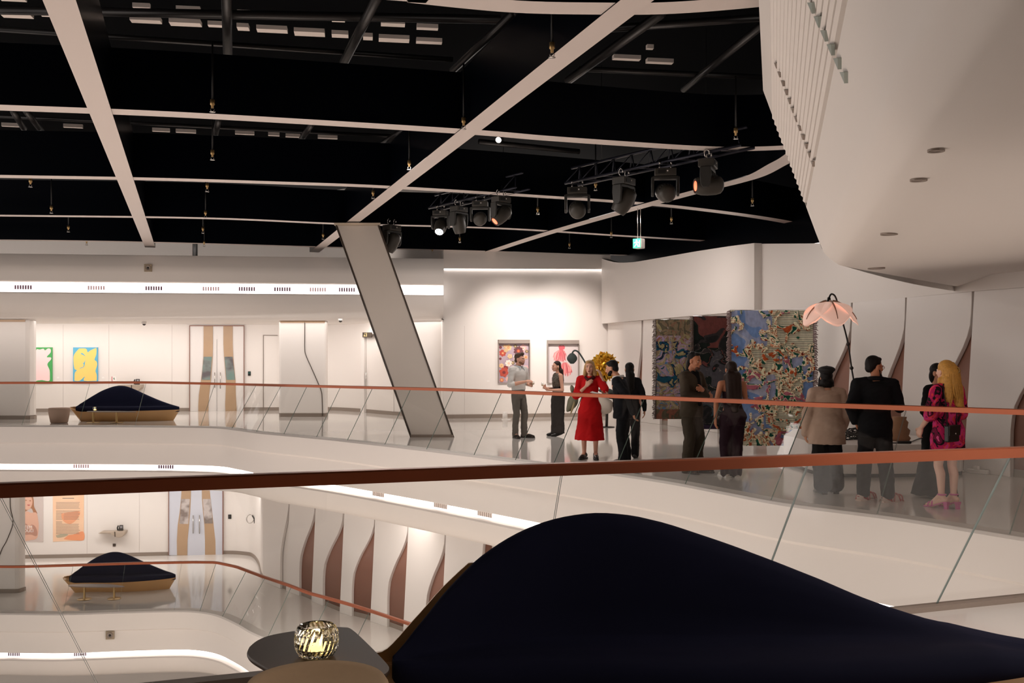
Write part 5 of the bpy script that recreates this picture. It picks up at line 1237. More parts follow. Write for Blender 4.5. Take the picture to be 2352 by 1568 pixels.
    def blob(s, name, m, items, vox=.011, it=4):
        """items in head space: ('e', centre, radii) / ('c', a, b, ra, rb); in body space with capitals"""
        mb = MB(); S = s.S; M = s.RM() @ s.HM()
        for q in items:
            if q[0] == 'e': mb.ell(s.h(*q[1]), [r*S for r in q[2]], M, 18, 12)
            elif q[0] == 'c': mb.cap(s.h(*q[1]), s.h(*q[2]), q[3]*S, q[4]*S, 12)
            elif q[0] == 'E': mb.ell(s.w(q[1]), [r*S for r in q[2]], s.RM(), 18, 12)
            elif q[0] == 'C': s.cap(mb, V3(*q[1]), V3(*q[2]), q[3], q[4])
        return mb.voxel(name, m, s.t, vox*S, it)
    def strands(s, name, m, roots, r=.012, parent=None):
        mb = MB()
        for path in roots: mb.tube(crom([s.w(V3(*p)) for p in path], 4), [r*s.S*(1-.6*(i/(4*(len(path)-1)))) for i in range(4*(len(path)-1)+1)], 6, flat=.6)
        return mb.build(name, m, parent or s.t)
    def garment(s, name, m, rings=(), limbs=(), vox=.011, it=3, fold=0, amp=0., extra=None, wr=.016):
        mb = MB()
        for rg in rings: mb.loft([s.ring(s.L(V3(*c)) if len(c) == 3 else c, rx, ry, 40, fo, am, ph) for c, rx, ry, fo, am, ph in rg])
        for l in limbs:
            for (a, ra), (b, rb) in zip(l, l[1:]): s.cap(mb, Vector(a), Vector(b), ra, rb)
        if extra: extra(mb)
        o = mb.voxel(name, m, s.t, vox*s.S, it); me = o.data; n = len(me.vertices); co = np.empty(n*3, np.float32); nr = np.empty(n*3, np.float32)
        me.vertices.foreach_get('co', co); me.vertices.foreach_get('normal', nr); co = co.reshape(-1, 3); nr = nr.reshape(-1, 3)
        k = s.S; X, Y, Z = co[:, 0]/k+7, co[:, 1]/k+7, co[:, 2]/k+3; A = X*.8+Y*.6; B = Y*.8-X*.6
        w = (vnoise(A+Z*.25, B*1.0+Z*.3, 11, 11)-.5)*.5+(vnoise(A+B+.35*Z, Z*1.1-A*.4, 9, 17)-.5)*.9+(vnoise(A-B, Z*2+B, 16, 29)-.5)*.5
        co += nr*(w*wr*k)[:, None]; me.vertices.foreach_set('co', co.ravel()); me.update(); return o
    def sleeve(s, k, ru=.066, re=.055, rw=.045, frac=1.0):
        w = s.el[k].lerp(s.wr[k], frac) if frac > 0 else s.el[k]
        L = [(s.L(V3(k*.08, -.005, 1.395)), ru), (s.sh[k], ru), (s.sh[k].lerp(s.el[k], .55), (ru+re)/2), (s.el[k], re)]
        if frac > 0: L += [(s.el[k].lerp(w, .5), (re+rw)/2+.002), (w, rw)]
        return L
    def leg(s, k, rt=.105, rk=.078, ra=.068, zb=.06):
        b = s.an[k]+V3(0, -.01, zb-.075-s.heel)
        return [(s.hip[k]+V3(0, -.005, .0), rt), (s.hip[k].lerp(s.kn[k], .5)+V3(0, -.005, 0), (rt+rk)/2), (s.kn[k], rk), (s.kn[k].lerp(b, .5)+V3(0, -.015, 0), (rk+ra)/2), (b, ra)]
    def coat(s, z0, z1=1.42, w0=.2, d0=.14, chest=.185, waist=.165, fold=5, amp=.012):
        T = [(z0, w0, d0), (.95, (w0+waist)/2+.01, max(.152, d0*.93)), (1.08, waist, max(.134, d0*.8)), (1.2, waist+.008, .134), (1.29, chest, .135), (1.36, chest+.008, .124), (1.405, chest-.04, .096), (z1+.015, .085, .075)]
        if z0 > .93: T = [(z0, w0, d0), (1.08, waist, .122), (1.2, waist+.008, .128)]+T[4:]
        return [((0, .0, z), rx, ry, fold, amp*max(0, (1.3-z)/.5), .4) for z, rx, ry in T]
    def hips(s, z1=1.06, w=.165, d=.128, z0=.80):
        return [((s.sway*.0, -.005, z0), w*.82, d*.85, 0, 0, 0), ((0, -.012, .90), w, d, 0, 0, 0), ((0, -.005, .98), w*.98, d*.97, 0, 0, 0), ((0, 0, z1), w*.88, d*.88, 0, 0, 0)]
    def shoe(s, name, m, sole=None, h=.055, nm2='sole'):
        for k in (1, -1):
            a = s.fa[k]; u = V3(-math.sin(a), math.cos(a), 0); b = s.ft[k]; mb = MB()
            s.cap(mb, b-u*.05+V3(0, 0, .042+s.heel), b+u*.12+V3(0, 0, .037), .044, .046); s.cap(mb, b+u*.12+V3(0, 0, .037), b+u*.2+V3(0, 0, .03), .045, .031); s.cap(mb, b-u*.04+V3(0, 0, .05+s.heel), s.an[k]+V3(0, 0, -.01), .043, .045)
            o = mb.voxel(name, m, s.t, .009*s.S, 2)
            if sole:
                mb = MB(); pts = [s.w(b+u*y+V3(u.y*x, -u.x*x, 0)) for x, y in ((-.04,-.09),(.04,-.09),(.045,0),(.05,.12),(.035,.22),(0,.24),(-.035,.22),(-.048,.12),(-.04,0))]; mb.prism(pts, (0, 0, .025*s.S)); mb.build(nm2, sole, o, bevel=.004)
def collar(p, m, r=.08, z=1.452, name='collar', h=.022):
    mb = MB(); q = [p.L(V3(r*math.cos(a), r*.92*math.sin(a)-.004, z+.012*(-math.sin(a)))) for a in [PI*.5+.35+(2*PI-.7)*i/12 for i in range(13)]]
    for a, b in zip(q, q[1:]): p.cap(mb, a, b, h, h)
    for k in (1, -1): p.cap(mb, p.L(V3(k*.035, r*.9, z-.005)), p.L(V3(k*.062, .118, z-.075)), .018, .01)
    return mb.voxel(name, m, p.t, .009*p.S, 2)
LIPM = mat('lips_plain', lin(160, 104, 92), .45)
FAIR = skin('fair', (222, 170, 146)); MEDS = skin('medium', (204, 148, 118)); TAN = skin('tan', (186, 124, 92)); PALE = skin('pale', (232, 186, 164)); DARKS = skin('warm', (172, 112, 82))
HBR = mat('hair_brown', lin(74, 52, 36), .55, bump=.5, nscale=60); HDK = mat('hair_dark', lin(20, 15, 13), .55, spec=.2, bump=.5, nscale=60); HBL = mat('hair_blond', lin(190, 150, 98), .5, bump=.5, nscale=50); HGO = mat('hair_golden', lin(206, 150, 66), .5, bump=.8, nscale=36, noise=.35); HCH = mat('hair_chestnut', lin(42, 27, 21), .5, spec=.25, bump=.5, nscale=60)
def cloth(nm, c, r=.85, n=.06, sc_=30, b=.15): return mat('cloth_'+nm, lin(*c), r, spec=.2, noise=n, nscale=sc_, bump=b)
def X_(x, d): return (x-CX)*d/F
def glass_cup(label, p, h=.14, r=.035, stem=True):
    t = thing('wine_glass', label, 'glass', p); mb = MB(); p = Vector(p)
    mb.lathe([(.001, 0), (.03, 0), (.03, .003), (.005, .008), (.004, h*.45), (r*.7, h*.52), (r, h*.72), (r*.82, h), (r*.78, h), (r*.94, h*.72), (r*.6, h*.55), (.001, h*.5)], p, 16); mb.build('bowl', GLASS2, t)
    mb = MB(); mb.lathe([(.001, h*.52), (r*.6, h*.57), (r*.9, h*.72), (.001, h*.73)], p, 14); mb.build('drink', mat('pale_wine', lin(230, 206, 160), .1, trans=.8), t)
GLASS2 = glass_mat('drinking_glass', (.95, .95, .95, 1), 1.5)
SHORT = [('e', (0, -.026, .062), (.083, .098, .086)), ('e', (0, .034, .108), (.058, .044, .026)), ('e', (0, -.07, -.01), (.066, .045, .06))]

# 1 man in the white shirt
d = 21.4; p = Person('man in a white shirt and faded grey jeans standing before the red flower print', X_(1191, d), d, (.72, -.69), 1.80, FAIR, arms=dict(
    re=V3(.27, .02, 1.08), rw=V3(.06, .26, 1.15), rh=(V3(-.85, .45, .1), V3(0, -.5, -.8), .3), le=V3(-.25, -.0, 1.1), lw=V3(-.16, .2, 1.06), lh=(V3(.45, .7, .2), V3(.9, -.4, 0), .75)),
    feet=dict(r=V3(.09, 0, 0), l=V3(-.12, .06, 0), ra=-.5, la=.25), head_yaw=.25)
p.garment('shirt', cloth('white_shirt', (214, 212, 208), .8, .03), [p.coat(.97, w0=.168, d0=.128, chest=.19, waist=.16, amp=.02)], [p.sleeve(1, .07, .06, .056, .2), p.sleeve(-1, .07, .06, .056, .2)], wr=.011)
collar(p, cloth('pale_blue', (200, 208, 214)))
p.garment('jeans', cloth('faded_jeans', (112, 106, 100), .85, .22, 7, .3), [p.hips(.99, .158, .122)], [p.leg(1, .098, .072, .062), p.leg(-1, .098, .072, .062)])
p.garment('belt', SHOEB, [[((0, 0, .965), .158, .12, 0, 0, 0), ((0, 0, .998), .158, .12, 0, 0, 0)]], vox=.009, it=1)
p.shoe('shoe', cloth('dark_suede', (52, 46, 42)), DKGREY); p.blob('hair', HBR, SHORT+[('e', (.0, .06, .12), (.05, .04, .036))]); p.brows(HBR)
p.blob('beard', mat('stubble', lin(132, 92, 70), .8), [('e', (0, .062, -.078), (.046, .036, .034)), ('e', (.042, .045, -.066), (.02, .03, .026)), ('e', (-.042, .045, -.066), (.02, .03, .026)), ('e', (.044, .03, -.05), (.018, .03, .03)), ('e', (-.044, .03, -.05), (.018, .03, .03))], .009, 3)
g = p.w(p.wr[-1]+V3(.05, .1, -.05)); glass_cup('stemmed glass in the hand of the man in the white shirt', g, .15, .034)

# 2 woman, long grey skirt
d = 21.9; p = Person('woman in a sleeveless patterned top and long grey skirt, turned left', X_(1281, d), d, (-.93, -.37), 1.63, FAIR, True, arms=dict(
    le=V3(-.22, -.02, 1.06), lw=V3(-.08, .24, 1.06), lh=(V3(.6, .75, .1), V3(.5, -.3, .8), .7), re=V3(.2, -.01, 1.07), rw=V3(.06, .27, 1.10), rh=(V3(-.3, .8, .35), V3(-.9, -.3, 0), .8)), heel=.04, head_yaw=.1, feet=dict(ra=-.1, la=.1))
p.garment('top', ramp_mat('grey_feather_print', [(0, lin(44, 40, 38)), (.42, lin(88, 82, 76)), (.52, lin(120, 112, 102)), (.62, lin(62, 56, 52))], 22, .9, interp_='LINEAR', detail=5, distort=1.5), [[((0, .005, 1.13), .138, .105, 0, 0, 0), ((0, .012, 1.22), .146, .118, 7, .03, 0), ((0, .012, 1.31), .158, .116, 7, .04, .5), ((0, .005, 1.39), .165, .09, 5, .03, 0), ((0, 0, 1.45), .08, .07, 0, 0, 0)]])
p.garment('waistband', SHOEB, [[((0, 0, 1.0), .148, .112, 0, 0, 0), ((0, .005, 1.16), .134, .102, 0, 0, 0)]], it=2)
p.garment('skirt', cloth('grey_skirt', (62, 58, 56), .9, .05, 14), [[((0, 0, .07), .192, .15, 8, .035, 0), ((0, 0, .35), .18, .142, 8, .025, 0), ((0, 0, .7), .19, .148, 6, .01, 0), ((0, -.01, .9), .19, .148, 0, 0, 0), ((0, 0, 1.04), .155, .12, 0, 0, 0)]])
p.shoe('shoe', SHOEB, None); hair = p.blob('hair', HCH, [('e', (0, -.022, .058), (.082, .096, .085)), ('e', (0, -.07, -.03), (.075, .05, .1)), ('C', (-.05, -.06, 1.5), (-.07, -.09, 1.26), .05, .035), ('C', (.04, -.07, 1.5), (.05, -.1, 1.25), .055, .035), ('C', (0, -.08, 1.5), (-.01, -.12, 1.22), .055, .03)]); p.brows(HCH)
mb = MB(); mb.tube([p.h(-.08+.0*a, -.005+.012*math.cos(a), -.045+.016*math.sin(a)) for a in [2*PI*i/12 for i in range(13)]], .006, 6); mb.build('earring', BRASS, p.t)
g = p.w(p.wr[1]+V3(-.03, .1, -.03)); glass_cup('stemmed glass in the hand of the woman in the long grey skirt', g, .15, .03)

# 3 woman in red
d = 16.95; p = Person('blonde woman in a red dress with one hand to her hair', X_(1355, d), d, (-.2, -.98), 1.66, FAIR, True, arms=dict(
    re=V3(.235, .02, 1.10), rw=V3(.045, .16, 1.27), rh=(V3(-.6, .1, .7), V3(-.4, -.8, 0), .55), le=V3(-.27, .06, 1.22), lw=V3(-.2, .02, 1.44), lh=(V3(.4, -.15, 1), V3(.9, -.3, 0), .5)), heel=.02, mouth_open=True, head_yaw=.0)
RED = cloth('red_dress', (196, 18, 22), .8, .05, 10)
p.garment('dress', RED, [[((0, 0, .33), .262, .21, 7, .035, 0), ((0, 0, .5), .235, .19, 7, .03, 0), ((0, 0, .75), .208, .17, 6, .02, 0), ((0, -.01, .92), .192, .148, 5, .01, 0), ((0, .0, 1.06), .15, .12, 0, 0, 0), ((0, .01, 1.17), .142, .116, 0, 0, 0), ((0, .015, 1.27), .152, .125, 0, 0, 0), ((0, .005, 1.37), .155, .098, 0, 0, 0), ((0, 0, 1.42), .1, .078, 0, 0, 0), ((0, -.0, 1.45), .072, .068, 0, 0, 0)]], [p.sleeve(1, .066, .072, .06, .35), p.sleeve(-1, .066, .072, .06, .3)])
p.blob('scarf', cloth('dark_red_scarf', (74, 24, 24)), [('C', (-.07, .06, 1.42), (.02, .12, 1.37), .03, .03), ('C', (.07, .05, 1.42), (.0, .12, 1.36), .028, .028), ('C', (-.06, -.03, 1.43), (-.07, .06, 1.42), .028, .03)])
p.blob('hair', HBL, [('e', (0, -.02, .06), (.083, .095, .083)), ('e', (0, -.06, -.03), (.084, .055, .1)), ('c', (.07, .01, .04), (.088, -.0, -.11), .026, .034), ('c', (-.07, .01, .04), (-.088, -.0, -.11), .026, .034), ('C', (.08, -.02, 1.5), (.095, .03, 1.37), .038, .026), ('C', (-.08, -.02, 1.5), (-.095, .02, 1.37), .038, .026), ('e', (.02, .055, .105), (.05, .035, .025))]); p.brows(HBR)
p.shoe('sandal', SHOEB, SHOEB)

# 5 person behind the suit man (built before him so that he overlaps)
d = 17.1; p = Person('person with long dark hair in a black jacket half hidden behind the dark suit', X_(1446, d), d, (.1, .99), 1.62, MEDS, True, shoulders=.15, arms=dict(le=V3(-.25, -.05, 1.1), lw=V3(-.26, -.02, .87)))
p.garment('jacket', cloth('black_jacket', (20, 20, 24), .85), [p.coat(.78, w0=.19, d0=.14)], [p.sleeve(1), p.sleeve(-1)])
p.garment('trousers', cloth('black_trousers', (20, 19, 22), .85), [p.hips()], [p.leg(1), p.leg(-1)]); p.shoe('shoe', SHOEB)
p.blob('hair', HDK, [('e', (0, -.022, .058), (.084, .098, .085)), ('e', (0, -.07, -.03), (.08, .05, .1)), ('C', (0, -.07, 1.5), (0, -.12, 1.22), .075, .045), ('C', (.04, -.07, 1.5), (.05, -.11, 1.26), .055, .04)])

# 4 man in dark suit
d = 16.05; p = Person('bearded man in a dark suit and white collar holding white papers, in profile', X_(1434, d), d, (-.93, .36), 1.66, MEDS, arms=dict(
    re=V3(.22, .08, 1.09), rw=V3(.10, .28, 1.12), rh=(V3(-.2, .9, .2), V3(-.6, 0, .8), .6), le=V3(-.26, -.14, 1.10), lw=V3(-.2, -.2, .86), lh=(V3(.2, -.2, -1), V3(.4, -.8, 0), .5)), lean=.2, neck_fwd=.05, head_pitch=-.25, girth=1.14)
SUIT = cloth('dark_navy_suit', (20, 21, 26), .8, .04)
p.garment('jacket', SUIT, [p.coat(.76, w0=.225, d0=.185, chest=.212, waist=.2)], [p.sleeve(1, .072, .062, .052, .95), p.sleeve(-1, .072, .062, .052, .95)])
p.garment('trousers', cloth('dark_navy_trousers', (19, 20, 24), .8), [p.hips(1.0, .175, .14)], [p.leg(1, .11, .088, .082, .04), p.leg(-1, .11, .088, .082, .04)]); p.shoe('shoe', SHOEB)
collar(p, cloth('white_collar', (224, 220, 216)), .082, 1.455)
p.blob('hair', HDK, SHORT+[('e', (0, -.06, .0), (.076, .05, .07))]); p.brows(HDK)
p.blob('beard', HDK, [('e', (0, .06, -.08), (.048, .038, .036)), ('e', (.044, .042, -.066), (.02, .034, .028)), ('e', (-.044, .042, -.066), (.02, .034, .028)), ('e', (.048, .02, -.045), (.018, .03, .036)), ('e', (-.048, .02, -.045), (.018, .03, .036)), ('e', (0, .098, -.04), (.026, .008, .007))], .009, 3)
c = p.w(p.wr[1]+V3(-.03, .17, .03)); mb = MB(); q = p.RM()
for k in range(3): mb.box(c+Vector((0, 0, .004*k)), (.2, .27, .0025), q @ Matrix.Rotation(.25, 3, 'X') @ Matrix.Rotation(.06*k, 3, 'Z'))
tag(mb.build('paper_sheets', PAPER), 'white sheets of paper held by the bearded man in the dark suit', 'paper')

# 6 man in brown suit, arms crossed
d = 14.9; p = Person('man in an olive brown suit with crossed arms standing before the dark tapestries', X_(1588, d), d, (.72, -.69), 1.78, TAN, arms=dict(
    re=V3(.25, .06, 1.10), rw=V3(-.04, .25, 1.10), rh=(V3(-.9, .1, -.1), V3(0, -1, -.1), .5), le=V3(-.25, .07, 1.12), lw=V3(.06, .23, 1.19), lh=(V3(.85, .2, .15), V3(.1, -.9, -.3), .35)),
    head_yaw=-.05, head_pitch=-.16, neck_fwd=.02, feet=dict(r=V3(.09, 0, 0), l=V3(-.1, .05, 0), ra=-.3, la=.3))
BS = cloth('olive_brown_suit', (72, 63, 52), .85, .05)
p.garment('jacket', BS, [p.coat(.80, w0=.2, d0=.145, chest=.192, waist=.168)], [p.sleeve(1, .07, .064, .052, .93), p.sleeve(-1, .07, .064, .052, .9)])
p.garment('trousers', cloth('olive_brown_trousers', (66, 58, 48), .85), [p.hips(1.0, .165, .13)], [p.leg(1, .108, .086, .08, .05), p.leg(-1, .108, .086, .08, .05)])
p.blob('black_shirt', cloth('black_shirt', (20, 19, 20)), [('C', (-.05, .055, 1.43), (0, .142, 1.2), .034, .022), ('C', (.05, .055, 1.43), (0, .142, 1.2), .034, .022), ('C', (0, .09, 1.42), (0, .142, 1.22), .035, .03), ('C', (0, .142, 1.22), (.01, .15, .98), .02, .03), ('C', (-.05, -.03, 1.455), (.05, -.03, 1.455), .03, .03)])
p.shoe('shoe', cloth('dark_brown_shoe', (44, 36, 32), .5), DKGREY); p.brows(HDK)
p.blob('hair', HDK, [('e', (0, -.034, .064), (.083, .092, .082)), ('e', (0, -.07, -.02), (.074, .045, .08)), ('c', (.0, -.085, -.02), (0, -.09, -.12), .055, .035), ('e', (0, .03, .118), (.06, .05, .022))])
p.blob('beard', mat('dark_stubble', lin(92, 60, 46), .8), [('e', (0, .062, -.082), (.044, .036, .032)), ('e', (0, .1, -.041), (.026, .008, .007))], .009, 3)

# 7 woman in dark purple
d = 14.3; p = Person('woman with very long dark hair in a strapless dark purple jumpsuit, seen from behind', X_(1680, d), d, (-.12, .99), 1.65, TAN, True, arms=dict(
    le=V3(-.24, -.02, 1.12), lw=V3(-.235, .03, .87), lh=(V3(.05, .1, -1), V3(1, 0, 0), .3), re=V3(.24, .05, 1.12), rw=V3(.14, .26, 1.15), rh=(V3(-.5, .8, .2), V3(-.6, -.5, 0), .6)), sway=.02, feet=dict(r=V3(.07, 0, 0), l=V3(-.07, .05, 0), ra=0, la=.1))
PUR = cloth('dark_aubergine', (40, 20, 30), .8, .05)
p.garment('jumpsuit', PUR, [[((.02, -.005, .78), .165, .14, 0, 0, 0), ((.02, -.02, .90), .182, .15, 0, 0, 0), ((.01, -.01, 1.0), .158, .122, 0, 0, 0), ((0, 0, 1.09), .136, .104, 0, 0, 0), ((0, .008, 1.2), .146, .118, 0, 0, 0), ((0, .01, 1.28), .156, .12, 0, 0, 0)]], [p.leg(1, .115, .082, .084, .07), p.leg(-1, .115, .082, .084, .07)])
p.blob('hair', HCH, [('e', (0, -.022, .058), (.086, .1, .086)), ('e', (0, -.07, -.04), (.09, .055, .11)), ('C', (-.05, -.07, 1.5), (-.055, -.125, 1.12), .075, .06), ('C', (.05, -.07, 1.5), (.06, -.125, 1.12), .075, .06), ('C', (0, -.08, 1.5), (.01, -.13, 1.02), .075, .06), ('C', (-.09, .0, 1.5), (-.1, .02, 1.3), .035, .03)])
p.shoe('trainer', cloth('pale_trainer', (196, 186, 178)), PAPER)

# 8 beige blazer and beret
d = 12.65; p = Person('person in a long beige blazer, black beret and wide black trousers, seen from behind', X_(1899, d), d, (-.02, 1), 1.56, MEDS, True, arms=dict(
    le=V3(-.275, -.01, 1.09), lw=V3(-.275, .06, .84), re=V3(.275, -.01, 1.09), rw=V3(.25, .12, .88)), feet=dict(r=V3(.11, 0, 0), l=V3(-.08, -.05, 0), ra=-.1, la=.1), shoulders=.19, heel=.03)
p.garment('blazer', cloth('beige_blazer', (192, 164, 146), .85, .04), [p.coat(.68, w0=.262, d0=.185, chest=.215, waist=.215, fold=5, amp=.02)], [p.sleeve(1, .08, .076, .066, 1.0), p.sleeve(-1, .08, .076, .066, 1.0)])
p.garment('trousers', cloth('wide_black_trousers', (26, 24, 23), .85), [p.hips(1.0, .17, .135)], [[(p.hip[k], .115), (p.kn[k], .112), (p.an[k]+V3(0, -.02, .02), .122)] for k in (1, -1)])
p.shoe('ankle_boot', cloth('grey_boot', (84, 74, 66), .5), DKGREY)
p.blob('hair', HDK, [('e', (0, -.022, .04), (.086, .1, .085)), ('e', (0, -.055, -.06), (.095, .07, .075)), ('c', (.075, .01, .0), (.085, .0, -.1), .026, .03), ('c', (-.075, .01, .0), (-.085, .0, -.1), .026, .03)])
p.blob('beret', mat('black_beret', lin(16, 14, 14), .7), [('e', (0, -.03, .125), (.118, .125, .05)), ('e', (0, -.02, .085), (.092, .105, .035)), ('c', (0, -.03, .17), (0, -.03, .185), .008, .006)])

# 9 man in black
d = 11.95; p = Person('bearded man in black with red glasses and pale strapped sandals, looking right', X_(2010, d), d, (.1, .99), 1.715, TAN, arms=dict(
    le=V3(-.29, -.06, 1.12), lw=V3(-.2, .1, .93), lh=(V3(.3, .5, -.7), V3(1, 0, 0), .4), re=V3(.29, .04, 1.11), rw=V3(.14, .15, 1.34), rh=(V3(-.15, -.05, 1), V3(-.8, .3, 0), .8)),
    head_yaw=-1.15, head_pitch=-.12, feet=dict(r=V3(.125, -.07, 0), l=V3(-.13, .04, 0), ra=-1.1, la=-.9), girth=1.04, shoulders=.2)
BK = cloth('black_overshirt', (17, 17, 20), .9, .05)
p.garment('overshirt', BK, [p.coat(.76, w0=.19, d0=.14, chest=.205, waist=.178)], [p.sleeve(1, .08, .072, .06, .85), p.sleeve(-1, .08, .074, .062, .9)])
p.garment('trousers', cloth('black_slacks', (19, 18, 20), .85), [p.hips(1.0, .17, .135)], [p.leg(1, .11, .09, .078, .10), p.leg(-1, .11, .09, .078, .10)])
collar(p, BK, .084, 1.45, 'collar', .028)
p.blob('hair', HDK, SHORT+[('e', (0, -.04, .04), (.08, .085, .085))]); p.brows(HDK)
p.blob('beard', HDK, [('e', (0, .062, -.095), (.054, .05, .05)), ('e', (.05, .02, -.05), (.02, .034, .045)), ('e', (-.05, .02, -.05), (.02, .034, .045)), ('e', (0, .099, -.04), (.028, .009, .008))], .01, 3)
RG = mat('red_frames', lin(150, 44, 36), .3); mb = MB()
for k in (1, -1): mb.tube([p.h(k*.032+.021*math.cos(a), .103, .012+.017*math.sin(a)) for a in [2*PI*i/14 for i in range(15)]], .0028, 6); mb.tube([p.h(k*.053, .102, .016), p.h(k*.077, .0, .016)], .0026, 6)
mb.tube([p.h(-.012, .104, .014), p.h(.012, .104, .014)], .0026, 6); mb.build('glasses', RG, p.t)
p.shoe('sock', mat('cream_sock', lin(220, 200, 188), .8))
STR = mat('coral_strap', lin(176, 62, 56), .5); SOLE = mat('cream_sole', lin(214, 190, 176), .6)
for k in (1, -1):
    a = p.fa[k]; u = V3(-math.sin(a), math.cos(a), 0); v = V3(u.y, -u.x, 0); b = p.ft[k]; mb = MB()
    mb.prism([p.w(b+u*y+v*x) for x, y in ((-.04,-.09),(.04,-.09),(.045,0),(.05,.12),(.035,.22),(0,.24),(-.035,.22),(-.048,.12),(-.04,0))], (0, 0, .014)); o = mb.build('sandal', SOLE, p.t)
    mb = MB()
    for y0, y1, z in ((.05, .15, .1), (.15, .05, .104), (.18, .18, .08), (-.06, .02, .11)):
        mb.tube(crom([p.w(b+u*y0-v*.056+V3(0, 0, .01)), p.w(b+u*(y0*.75+y1*.25)-v*.036+V3(0, 0, z*.85)), p.w(b+u*(y0+y1)/2+V3(0, 0, z)), p.w(b+u*(y0*.25+y1*.75)+v*.036+V3(0, 0, z*.85)), p.w(b+u*y1+v*.056+V3(0, 0, .01))], 3), .008, 6)
    mb.tube(crom([p.w(b+u*.02-v*.05+V3(0, 0, .02)), p.w(b-u*.06-v*.03+V3(0, 0, .05)), p.w(b-u*.085+V3(0, 0, .055)), p.w(b-u*.06+v*.03+V3(0, 0, .05)), p.w(b+u*.02+v*.05+V3(0, 0, .02))], 3), .008, 6)
    mb.build('straps', STR, o)

# 10 person in long black dress behind the blonde woman
d = 12.35; p = Person('person in a long black dress, mostly hidden behind the woman in the floral dress', X_(2150, d), d, (.55, -.83), 1.63, MEDS, True, arms=dict(re=V3(.24, -.02, 1.1), rw=V3(.2, .12, .95), le=V3(-.24, 0, 1.1), lw=V3(-.12, .2, 1.0)))
p.garment('dress', cloth('black_dress', (24, 23, 23), .85), [[((.04, 0, .03), .27, .27, 6, .05, 0), ((.02, 0, .25), .235, .225, 6, .04, 0), ((0, 0, .6), .2, .175, 5, .02, 0), ((0, -.01, .9), .19, .15, 0, 0, 0), ((0, 0, 1.07), .148, .12, 0, 0, 0), ((0, .01, 1.25), .15, .118, 0, 0, 0), ((0, .0, 1.37), .158, .095, 0, 0, 0), ((0, 0, 1.43), .08, .07, 0, 0, 0)]], [p.sleeve(1, .062, .052, .044, .9), p.sleeve(-1, .062, .052, .044, .9)])
p.blob('hair', HDK, [('e', (0, -.022, .058), (.083, .097, .085)), ('e', (0, -.07, -.03), (.078, .05, .1))]); p.shoe('shoe', SHOEB); p.brows(HDK)

# 11 blonde woman in floral dress
d = 11.35; p = Person('woman with long golden hair in a pink and black floral dress and pink heels', X_(2176, d), d, (-.42, .91), 1.665, PALE, True, arms=dict(
    le=V3(-.26, .0, 1.11), lw=V3(-.2, .2, .93), lh=(V3(.1, .5, -.85), V3(1, .1, 0), .45), re=V3(.23, .02, 1.1), rw=V3(.14, .22, 1.05), rh=(V3(-.4, .8, 0), V3(-.8, -.4, 0), .5)), heel=.07, feet=dict(r=V3(.075, -.02, 0), l=V3(-.06, .03, 0), ra=-.0, la=.15), head_yaw=-.1, knees={1: V3(.085, .01, .49), -1: V3(-.07, .07, .50)})
FLO = ramp_mat('pink_floral_print', [(0, lin(20, 8, 14)), (.30, lin(150, 16, 76)), (.40, lin(226, 60, 136)), (.47, lin(236, 72, 60)), (.50, lin(190, 26, 92)), (.56, lin(26, 8, 16)), (.62, lin(120, 14, 60)), (.68, lin(232, 90, 150))], 5, .75, detail=3, distort=1.2)
p.garment('dress', FLO, [[((0, 0, .62), .215, .175, 7, .03, 0), ((0, 0, .78), .205, .165, 6, .02, 0), ((0, -.01, .92), .2, .16, 5, .01, 0), ((0, 0, 1.06), .168, .135, 0, 0, 0), ((0, .01, 1.2), .165, .13, 0, 0, 0), ((0, .01, 1.3), .17, .128, 0, 0, 0), ((0, .0, 1.39), .16, .098, 0, 0, 0), ((0, 0, 1.44), .085, .075, 0, 0, 0)]], [p.sleeve(1, .075, .088, .05, .3), p.sleeve(-1, .075, .09, .05, .3)])
p.blob('hair', HGO, [('e', (0, -.022, .058), (.09, .102, .09)), ('e', (0, -.065, -.04), (.098, .06, .11)), ('C', (-.06, -.06, 1.5), (-.09, -.1, 1.28), .065, .045), ('C', (.06, -.06, 1.5), (.08, -.13, 1.17), .065, .03), ('C', (0, -.08, 1.5), (.02, -.14, 1.22), .07, .045), ('C', (.1, -.0, 1.5), (.13, -.08, 1.2), .04, .022), ('C', (-.1, .01, 1.5), (-.14, .0, 1.3), .035, .02)])
r3 = random.Random(2); rts = []
for k in range(34):
    a = (k/33-.5)*2.6; x, y = .1*math.sin(a), -.03-.085*math.cos(a); L = 1.16+.16*r3.random()
    rts.append([(x*.55, y*.3-.02, 1.70), (x*1.02, y*1.08, 1.62), (x*1.12+.01*r3.random(), y*1.25, 1.5), (x*1.3+.03*(r3.random()-.5), y*1.3-.02, 1.36), (x*1.35+.05*(r3.random()-.5), y*1.25-.03, L)])
p.strands('hair_strands', HGO, [[p.L(V3(*q)) for q in r] for r in rts], .012)
mb = MB(); mb.tube([p.w(V3(.03, -.125, 1.64)), p.w(V3(.05, -.135, 1.60)), p.w(V3(.02, -.13, 1.58))], .012, 6); mb.build('hair_clip', BRASS, p.t)
PKH = mat('pink_heel', lin(214, 92, 158), .4)
